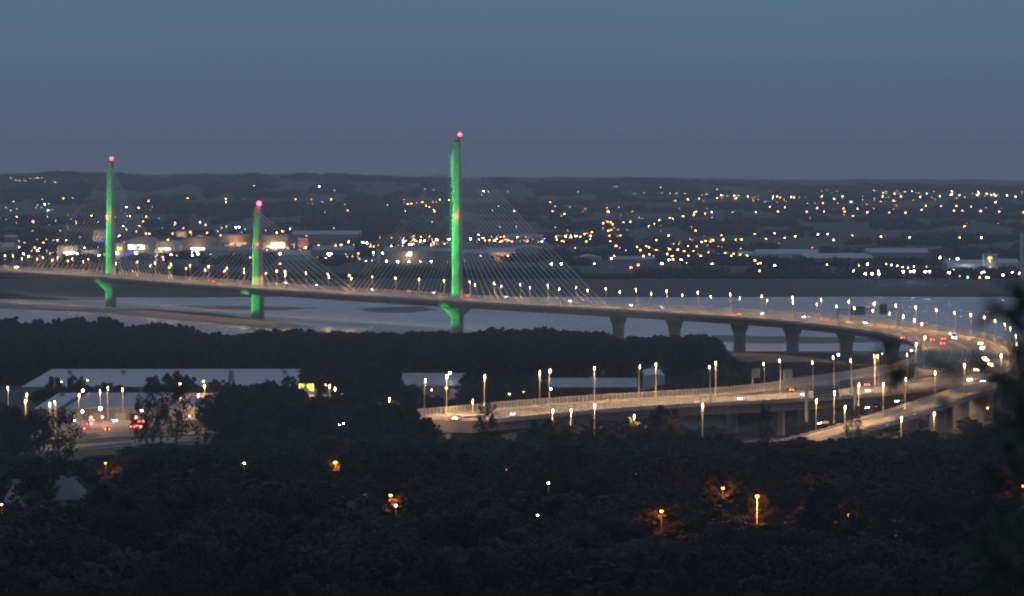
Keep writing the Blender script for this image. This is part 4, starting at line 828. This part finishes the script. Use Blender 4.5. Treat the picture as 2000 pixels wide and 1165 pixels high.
for px_, py_, c_, s_, lab in FG:
    h_ = 8; p = ongnd(px_, py_, h_, 600)
    if py_ < 800: p = onz(px_, py_, 18.6 if py_ < 760 and px_ < 500 else 16 if py_ < 780 else 14); p.z = ground(p.x, p.y)
    q = at(px_, py_, p.y); root = put('street_lamp', None, loc=p, label=lab, cat='street lamp'); H_ = q.z-p.z; mb = MB()
    mb.tube([(0, .9, 0), (0, .9, H_+.1), (0, 0, H_+.3)], [.11, .07, .05], M['steel' if s_ == 3 and c_ == 'o' and py_ == 970 else 'dark'], 6); mb.build('pole', root)
    mb = MB(); mb.box((0, .1, H_+.2), (.3, .5, .08), M['dark']); hd = mb.build('lamp_head', root); mb = MB(); mb.ball((0, 0, H_), (.13, .20, .29, .36)[s_]*(1 if p.y < 1500 else 1.5), E['of' if c_ == 'o' and p.y < 1600 else c_+'3'], 8, .8); mb.build('lens', hd)
    if s_ >= 1:
        L_ = bpy.data.lights.new('bulb', 'POINT'); L_.energy = (0, 500, 2600, 8000)[s_]; L_.color = {'o': (1, .27, .035), 'y': (1, .7, .35), 'w': (1, 1, 1), 'r': (1, .1, .05), 'g': (.2, 1, .3)}[c_]; L_.shadow_soft_size = .2
        put('bulb', L_, root, loc=(0, -.9, H_-.5))
    FGP.append((px_, py_, p.y, p))

# ------------------------------------------------------------------ trees
def treemesh(seed, H, Rr, nl, ls, lm, clumps=26, base=.28, sparse=0, joined=False, tall=0):
    rr = random.Random(seed); tr = MB(); cr_ = MB() if not joined else tr
    lean = (rr.uniform(-.4, .4), rr.uniform(-.4, .4)); th = H*.62
    tr.tube([(0, 0, -1.2), (lean[0]*.2, lean[1]*.2, th*.35), (lean[0]*.6, lean[1]*.6, th*.7), (lean[0], lean[1], th)], [H*.026, H*.02, H*.014, H*.006], M['bark'], 7 if not joined else 5)
    cs = []
    for k in range(clumps):
        z = base+(.93-base)*((k+.5)/clumps); prof = (sin(pi*min(1, max(0, (z-base*.6)/(1.02-base*.6))))**(.55 if not tall else .8))
        a = k*2.4+rr.uniform(-.5, .5); rad = Rr*prof*sqrt(rr.uniform(.12, 1)); cs.append((cos(a)*rad, sin(a)*rad, H*(z+rr.uniform(-.04, .04)), Rr*rr.uniform(.22, .42)*(1-.35*z)))
    for k in range(0, clumps, 3 if not joined else 5):
        c = cs[k]; z0 = max(H*.2, min(th*.95, c[2]-H*.18)); f_ = z0/th
        tr.tube([(lean[0]*f_, lean[1]*f_, z0), (c[0]*.5, c[1]*.5, (z0+c[2])/2+.2), (c[0]*.95, c[1]*.95, c[2])], [H*.009, H*.006, H*.002], M['bark'], 4, False)
    for j in range(nl):
        c = cs[rr.randrange(clumps)]; u = Vector((rr.gauss(0, 1), rr.gauss(0, 1), rr.gauss(0, 1))).normalized()*c[3]*(rr.random()**.4)*(1.15 if not sparse else 1.35)
        p = Vector((c[0]+u.x, c[1]+u.y, c[2]+u.z*.8)); s_ = ls*rr.uniform(.6, 1.3)
        a = Vector((rr.gauss(0, 1), rr.gauss(0, 1), rr.gauss(0, .6))).normalized(); b_ = a.cross(Vector((rr.gauss(0, 1), rr.gauss(0, 1), rr.gauss(0, 1)))).normalized()
        cr_.quad(p-a*s_, p+b_*s_*.6, p+a*s_, p-b_*s_*.6, lm)
    return (tr.mesh('tree'), None) if joined else (tr.mesh('trunk'), cr_.mesh('crown'))
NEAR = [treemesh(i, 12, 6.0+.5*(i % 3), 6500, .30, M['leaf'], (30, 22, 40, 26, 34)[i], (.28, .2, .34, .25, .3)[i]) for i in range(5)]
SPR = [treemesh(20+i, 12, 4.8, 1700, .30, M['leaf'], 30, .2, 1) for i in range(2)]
lib = bpy.data.collections.new('tree_library'); libt = bpy.data.collections.new('tall_tree_library'); libf = bpy.data.collections.new('far_tree_library')
for i in range(5):
    me, _ = treemesh(40+i, 12, 5.6, 2300, .5, M['leaf'], 24, .2, 0, True); o = bpy.data.objects.new('tree_kind', me); lib.objects.link(o)
for i in range(4):
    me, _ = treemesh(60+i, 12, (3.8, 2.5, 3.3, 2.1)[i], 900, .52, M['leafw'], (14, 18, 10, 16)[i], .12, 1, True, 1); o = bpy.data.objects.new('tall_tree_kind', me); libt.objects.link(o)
for i in range(3):
    me, _ = treemesh(70+i, 10, 6.5, 160, 1.7, M['leafw'], 12, .05, 0, True); o = bpy.data.objects.new('far_tree_kind', me); libf.objects.link(o)
def scatter(name, pts, coll, label):
    me = bpy.data.meshes.new(name); me.from_pydata([p[:3] for p in pts], [], [])
    for an, k in (('sc', 3), ('rz', 4), ('sz', 5)):
        at_ = me.attributes.new(an, 'FLOAT', 'POINT'); at_.data.foreach_set('value', [p[k] for p in pts])
    o = put(name, me, kind='stuff', label=label, cat='trees'); g = bpy.data.node_groups.new(name, 'GeometryNodeTree')
    g.interface.new_socket('Geometry', in_out='INPUT', socket_type='NodeSocketGeometry'); g.interface.new_socket('Geometry', in_out='OUTPUT', socket_type='NodeSocketGeometry')
    A = lambda t_: g.nodes.new(t_)
    i_, o_, ip, ci = A('NodeGroupInput'), A('NodeGroupOutput'), A('GeometryNodeInstanceOnPoints'), A('GeometryNodeCollectionInfo')
    ci.inputs[0].default_value = coll; ci.inputs['Separate Children'].default_value = True; ci.inputs['Reset Children'].default_value = True; ip.inputs['Pick Instance'].default_value = True
    def attr(n_):
        q = A('GeometryNodeInputNamedAttribute'); q.data_type = 'FLOAT'; q.inputs['Name'].default_value = n_; return q.outputs[0]
    cs_, cr2 = A('ShaderNodeCombineXYZ'), A('ShaderNodeCombineXYZ'); a1, a2, a3 = attr('sc'), attr('rz'), attr('sz')
    g.links.new(a1, cs_.inputs[0]); g.links.new(a1, cs_.inputs[1]); g.links.new(a3, cs_.inputs[2]); g.links.new(a2, cr2.inputs[2])
    rv = A('FunctionNodeRandomValue'); rv.data_type = 'INT'; rv.inputs[4].default_value = 0; rv.inputs[5].default_value = 50
    g.links.new(i_.outputs[0], ip.inputs[0]); g.links.new(ci.outputs[0], ip.inputs['Instance']); g.links.new(rv.outputs[2], ip.inputs['Instance Index'])
    g.links.new(cs_.outputs[0], ip.inputs['Scale']); g.links.new(cr2.outputs[0], ip.inputs['Rotation']); g.links.new(ip.outputs[0], o_.inputs[0])
    md = o.modifiers.new('scatter', 'NODES'); md.node_group = g; return o
S1 = [(-60, 868), (0, 872), (20, 870), (34, 884), (60, 888), (150, 892), (165, 890), (250, 884), (262, 850), (330, 862), (400, 868), (425, 838), (450, 800), (520, 780), (600, 778), (700, 783), (760, 785), (835, 792), (846, 842), (870, 858), (920, 850), (980, 852), (1000, 842), (1050, 832), (1100, 824), (1150, 816), (1200, 814), (1240, 802), (1300, 797), (1335, 812), (1370, 826), (1420, 832), (1452, 852), (1500, 860), (1545, 842), (1600, 856), (1650, 850), (1690, 850), (1750, 842), (1800, 834), (1850, 838), (1900, 832), (1950, 826), (2060, 815)]
S2 = [(-60, 600), (0, 615), (30, 610), (50, 626), (75, 616), (100, 624), (150, 605), (185, 603), (205, 606), (240, 618), (250, 634), (275, 626), (300, 624), (350, 626), (385, 634), (402, 646), (430, 640), (450, 651), (470, 646), (520, 639), (560, 637), (620, 642), (700, 645), (780, 646), (830, 640), (870, 642), (920, 645), (950, 634), (1000, 641), (1070, 632), (1090, 641), (1140, 643), (1185, 642), (1215, 660), (1230, 648), (1260, 655), (1280, 645), (1300, 648), (1330, 653), (1370, 648), (1410, 656), (1425, 688), (1450, 704), (1600, 703), (1700, 712), (1800, 735), (1900, 760)]
CAPS = [(a-9, a+9, b_+9, D_-2) if FG[k][3] < 2 or D_ > 1500 else (a-24, a+24, b_+36, D_-1) for k, (a, b_, D_, p) in enumerate(FGP)]+[(15, 140, 985, 940), (665, 735, 981, 1170), (1505, 1560, 990, 1070), (40, 592, 739, 2160), (990, 1004, 978, 1200)]
def topcap(px_, D, hw_):
    y = -1e9
    for a, b_, c, Dm in CAPS:
        if D < Dm and px_+hw_ > a and px_-hw_ < b_: y = max(y, c)
    return y
RD = [mixp(i, .5) for i in range(0, len(O_), 2)]; RW = [(O_[i]-I_[i]).length/2+5 for i in range(0, len(O_), 2)]
RD += [SO[i].lerp(SI[i], .5) for i in range(len(SO))]+LO; RW += [11]*len(SO)+[8]*len(LO)
RC = [(q.x, q.y, w_) for q, w_ in zip(RD, RW)]
def onroad(x, y, r_): return y > 1650 and any(abs(q[0]-x) < q[2]+r_ and abs(q[1]-y) < q[2]+r_ and (q[0]-x)**2+(q[1]-y)**2 < (q[2]+r_)**2 for q in RC)
def fits(x, D, H, Rr, sk):
    # the tallest this tree may be so that it does not stand in front of something the place shows
    g = ground(x, D); px_, _ = proj((x, D, g)); hw_ = Rr*F/D*.75; y = max(topcap(px_, D, hw_), max(lerp(sk, px_-hw_*.6), lerp(sk, px_+hw_*.6), lerp(sk, px_)) if sk else -1e9)
    zmax = at(px_, y, D).z if y > 0 else 1e9
    return min(H, (zmax-g)/1.02), g
TK = ['rounded dark tree', 'broad dark tree', 'bushy dark tree']
nt_ = 0
def tree(kindset, k, x, D, H, Rr, label, group=None, name='tree'):
    global nt_
    nt_ += 1
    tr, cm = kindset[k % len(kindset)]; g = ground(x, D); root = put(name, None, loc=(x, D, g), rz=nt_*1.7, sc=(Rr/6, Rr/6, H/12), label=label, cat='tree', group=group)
    put('trunk', tr, root); put('crown', cm, root); return root
# trees that the photo tells apart
NT = [(115, 800, 1700, 16.5, 'S', 'tall dark tree standing in front of the junction at the left'), (300, 744, 1880, 11, 'S', 'tall loose-crowned tree at the roadside right of the junction'), (400, 772, 1880, 12, 'S', 'loose low tree at the right end of the lit junction verge'), (52, 800, 1700, 13, 'N', 'dark tree left of the tall tree in front of the junction'), (345, 738, 1890, 13, 'S', 'widest loose-crowned tree between junction and tall lamps'), (275, 775, 1870, 9, 'S', 'lower roadside tree by the red tail lights'),
      (12, 795, 1640, 14, 'N', 'dark tree filling the left edge beside the junction'), (950, 782, 1765, 10, 'S', 'tree breaking the line of the returning road at its left end'), (1665, 790, 1835, 9, 'S', 'thin tree in front of the slip road'), (1495, 786, 1850, 6, 'S', 'slender tree in front of the viaduct columns'),
      (930, 918, 1140, 21, 'N', 'big pale-leaved rounded tree below the lit road'), (1300, 797, 1720, 13, 'N', 'dark tree cutting the lower edge of the returning road right of centre'), (1545, 512, 4640, 30, 'F', 'dark tree clump beside the pale roofs on the far bank'), (1060, 822, 1700, 12, 'N', 'dark tree overlapping the lit road above the big pale-leaved tree'),
      (108, 738, 2222, 9, 'N', 'small round tree, leftmost before the huge pale roof'), (150, 735, 2222, 9, 'N', 'second small tree from the left before the huge pale roof'), (298, 737, 2222, 9, 'N', 'round tree above the middle of the junction before the pale roof'), (335, 727, 2222, 10, 'N', 'taller tree before the pale roof above the roadside tree'), (368, 736, 2222, 9, 'N', 'tree by the right orange lamp before the pale roof'), (430, 742, 2222, 10, 'N', 'round tree before the right half of the pale roof'), (452, 728, 2222, 4.5, 'S', 'pointed conifer before the right half of the pale roof'), (527, 743, 2222, 6, 'N', 'small tree third from the roof right end'), (565, 735, 2222, 6.5, 'N', 'tree at the right end of the huge pale roof'), (215, 748, 2222, 12, 'N', 'low broad tree before the middle of the pale roof')]
for px_, py_, D, wd, kd, lab in NT:
    p = at(px_, py_, D); g = ground(p.x, D); tree({'S': SPR, 'N': NEAR, 'F': NEAR}[kd], int(px_), p.x, D, (p.z-g)/.98, wd/2*1.05, lab)
def lab_of(t_): return ' '.join(t_.split()[:9])
for k, (px_, py_, D_, p) in enumerate(FGP):
    if FG[k][3] >= 2 and 1500 > D_:
        wx = (2.2, -1.6, .8)[k % 3]; dy = 5.5
        tree(SPR, k, p.x+wx, p.y+dy, 8.6, 3.6, 'small tree lit orange behind the '+lab_of(FG[k][4]), 'small lamp-lit trees')
own = [(at(q[0], q[1], q[2]).x, q[2], q[3]/2) for q in NT]
def scat(D0, D1, pxr, sp_, Hr, Rr_, sk, ok=None):
    out_ = []; D = D0
    while D < D1:
        x0, x1 = (pxr[0]-1000)/F*D, (pxr[1]-1000)/F*D; x = x0+R.uniform(0, sp_)
        while x < x1:
            xx, dd = x+R.uniform(-.4, .4)*sp_, D+R.uniform(-.4, .4)*sp_; H = R.uniform(*Hr); rr_ = R.uniform(*Rr_)
            h, g = fits(xx, dd, H, rr_, sk); px_, py_ = proj((xx, dd, g))
            if h > 3 and not onroad(xx, dd, 2) and (ok is None or ok(px_, dd)) and not any((a-xx)**2+(b_-dd)**2 < c*c for a, b_, c in own):
                if h < H: rr_ *= max(.5, (h/H)**.5); h *= R.uniform(.85, 1.04)*(.62+.44*vn(xx/9+50, dd/60))
                out_.append((xx, dd, g, rr_, R.uniform(0, 6.28), h))
            x += sp_
        D += sp_*.9
    return out_
A_ = scat(610, 1900, (-70, 2070), 12.5, (8, 16), (5.2, 10), S1)
A_ += scat(1150, 1900, (2071, 2400), 14, (8, 14), (5.2, 8), S1)+scat(1150, 1900, (-400, -71), 14, (8, 14), (5.2, 8), S1)
A_ += scat(1660, 2080, (425, 838), 10.5, (17, 26), (5, 7.5), S1)
A_.sort(key=lambda q: q[1])
NI = 270; rows_ = {}
for q in A_[:NI]: rows_.setdefault(int((q[1]-A_[0][1])/13), []).append(q)
for rk in sorted(rows_):
    row = sorted(rows_[rk], key=lambda q: proj((q[0], q[1], q[2]))[0])
    for k, (x, D, g, rr_, rz_, h) in enumerate(row):
        lab = '%s tree from the left in the %s row up of the foreground wood' % (ORD[min(k, 29)], ORD[rk])
        tree(NEAR, (k*7+rk*3) % 5, x, D, h, rr_, lab, 'trees of the foreground wood')
rest_ = [(x, D, g, rr_/5.6, rz_, h/12) for x, D, g, rr_, rz_, h in A_[NI:]]
scatter('foreground_wood', rest_, lib, 'dense dark woodland filling the hillside below the road')
mid = scat(2385, 2990, (-80, 1428), 8.5, (15, 22), (3.6, 5.4), S2, lambda p, d: ground((p-1000)/F*d, d) > .5 and not (p > 600 and d < 2420) and not (p < 612 and d < 2402))
mid += scat(2360, 2960, (1426, 1830), 11, (3.5, 7), (3, 5), S2, lambda p, d: d < 2720)
scatter('riverside_wood', [(a, b_, c, r_/3.4, z_, h/12) for a, b_, c, r_, z_, h in mid], libt, 'dark wall of tall trees along the near river bank')
MIDS = [(590, 700), (700, 700), (840, 722), (1060, 735), (1075, 757), (1240, 757), (1300, 745), (1420, 700), (1800, 722), (1850, 760)]
m2 = scat(1960, 2380, (430, 1440), 10, (8, 16), (4.5, 6.5), MIDS, lambda p, d: (d > 2090 or p < 840) and not (d > 2120 and p < 600) and not any(a-15 < p < b_+15 and c-12 < d < e_ for a, b_, c, e_ in ((785, 905, 2150, 2300), (930, 1000, 2190, 2250), (1072, 1244, 2240, 2340), (1262, 1298, 2280, 2350), (583, 660, 2100, 2220))) and not (p > 780 and p < 1060 and 2120 < d < 2215 and False))
m2 += scat(1960, 2100, (430, 600), 10, (8, 13), (4.5, 6.5), [(430, 790), (600, 770)])
m2 += scat(2212, 2232, (60, 600), 9, (4, 9), (4, 5), [(0, 750), (600, 750)])
m2 += scat(1960, 2360, (1420, 1990), 11, (3, 8), (3, 5), [(1400, 742), (1600, 742), (1990, 760)])
scatter('middle_wood', [(a, b_, c, r_/5.6, z_, h/12) for a, b_, c, r_, z_, h in m2], lib, 'dark scrub and trees between warehouses, junction and returning road')
far = []
for k in range(15000):
    D = 4330+7700*R.random()**1.25; x = R.uniform(-.112, .112)*D
    d_ = vn(x/90+31, D/260); e_ = vn(x/35, D/500+77)
    if not (d_ > .55 or e_ > .74): continue
    px_, py_ = proj((x, D, 5))
    if D < 4900 and not (D > 4480 and D < 4600): continue
    far.append((x, D, ground(x, D)-.5, R.uniform(.7, 1.5)*(1 if D < 8000 else 1.5), R.uniform(0, 6), R.uniform(.5, .95)*(1 if D < 9000 else 1.3)))
for k in range(1500):
    D = 4470+R.uniform(0, 70); x = R.uniform(-.112, .112)*D; px_, _ = proj((x, D, 4))
    far.append((x, D, ground(x, D)-.5, R.uniform(.6, 1.0), R.uniform(0, 6), R.uniform(.25, .42)))
for k in range(900):
    x = R.uniform(-.115, .115)*11900; far.append((x, 11900+R.uniform(-80, 80), ground(x, 11900)-1, R.uniform(1.2, 2.4), R.uniform(0, 6), R.uniform(.4, .9)+2.6*max(0, vn(x/150, 3)-.5)))
scatter('distant_woods', far, libf, 'far hedges and woods on the plain and hills beyond the river')
# out-of-focus branch of a tree just beside the camera, reaching in from the right
nb = put('near_tree', None, loc=(3.0, 15, 0), label='blurred dark twigs of a tree close to the camera at the right edge', cat='tree'); tb = MB(); lb = MB(); rr = random.Random(5)
P15 = lambda a, b_, D=15: at(a, b_, D)
tb.tube([(3.0, 15, ground(3, 15)-.5), (2.95, 15, 116), (2.8, 15, 119), (2.9, 15, 121.5)], [.2, .17, .13, .07], M['bark'], 8)
tw = [[(2900, 1000), (2300, 900), (2060, 760), (1990, 650), (1935, 590)], [(2900, 1000), (2300, 960), (2050, 880), (1960, 820), (1890, 760), (1800, 740), (1745, 700)], [(2600, 900), (2150, 700), (2010, 640), (1960, 610)], [(2300, 930), (2120, 1020), (1990, 1060), (1930, 1120)], [(2060, 880), (1990, 790), (1950, 740), (1905, 700)]]
lf = mat('near_leaf', (.03, .045, .02), .6, noise=(6, .3))
for w_ in tw:
    pts_ = [P15(a, b_, 15+rr.uniform(-.2, .2)) for a, b_ in w_]; tb.tube(pts_, [.03-.006*k if k < 4 else .004 for k in range(len(pts_))], M['bark'], 5)
cl = [(1978, 625, 30, 14), (1998, 690, 14, 10), (1995, 590, 18, 14), (1940, 620, 18, 7), (1970, 765, 26, 7), (1992, 830, 26, 22), (1925, 785, 22, 6), (1745, 712, 22, 9), (1755, 750, 20, 8), (1735, 680, 12, 4), (1890, 722, 14, 4), (1870, 765, 24, 6), (1810, 745, 30, 5), (1990, 900, 50, 36), (1980, 1010, 60, 40), (1940, 1110, 50, 24), (1905, 690, 16, 4), (2000, 750, 16, 10)]
for a, b_, r_, n_ in cl:
    for k in range(n_):
        p = P15(a+rr.gauss(0, r_*.7), b_+rr.gauss(0, r_), 15+rr.uniform(-.5, .5)); s_ = rr.uniform(.018, .034); u = Vector((rr.gauss(0, 1), rr.gauss(0, .6), rr.gauss(0, 1))).normalized(); w2 = u.cross(Vector((0, 1, .3))).normalized()
        lb.quad(p-u*s_, p+w2*s_*.5, p+u*s_, p-w2*s_*.5, lf)
onto(tb.build('trunk'), nb); onto(lb.build('leaves'), nb)

# ------------------------------------------------------------------ evening haze
hm = bpy.data.materials.new('haze'); hm.use_nodes = True; t = hm.node_tree; t.nodes.clear(); o = t.nodes.new('ShaderNodeOutputMaterial'); v = t.nodes.new('ShaderNodeVolumePrincipled')
v.inputs['Color'].default_value = (.85, .91, 1, 1); v.inputs['Density'].default_value = HAZE; v.inputs['Anisotropy'].default_value = .1; t.links.new(v.outputs[0], o.inputs['Volume'])
mb = MB(); mb.box((0, 7900, 63.5), (4400, 8300, 70), hm); mb.build('haze', kind='stuff', label='thin bluish evening haze over the whole valley', cat='haze')
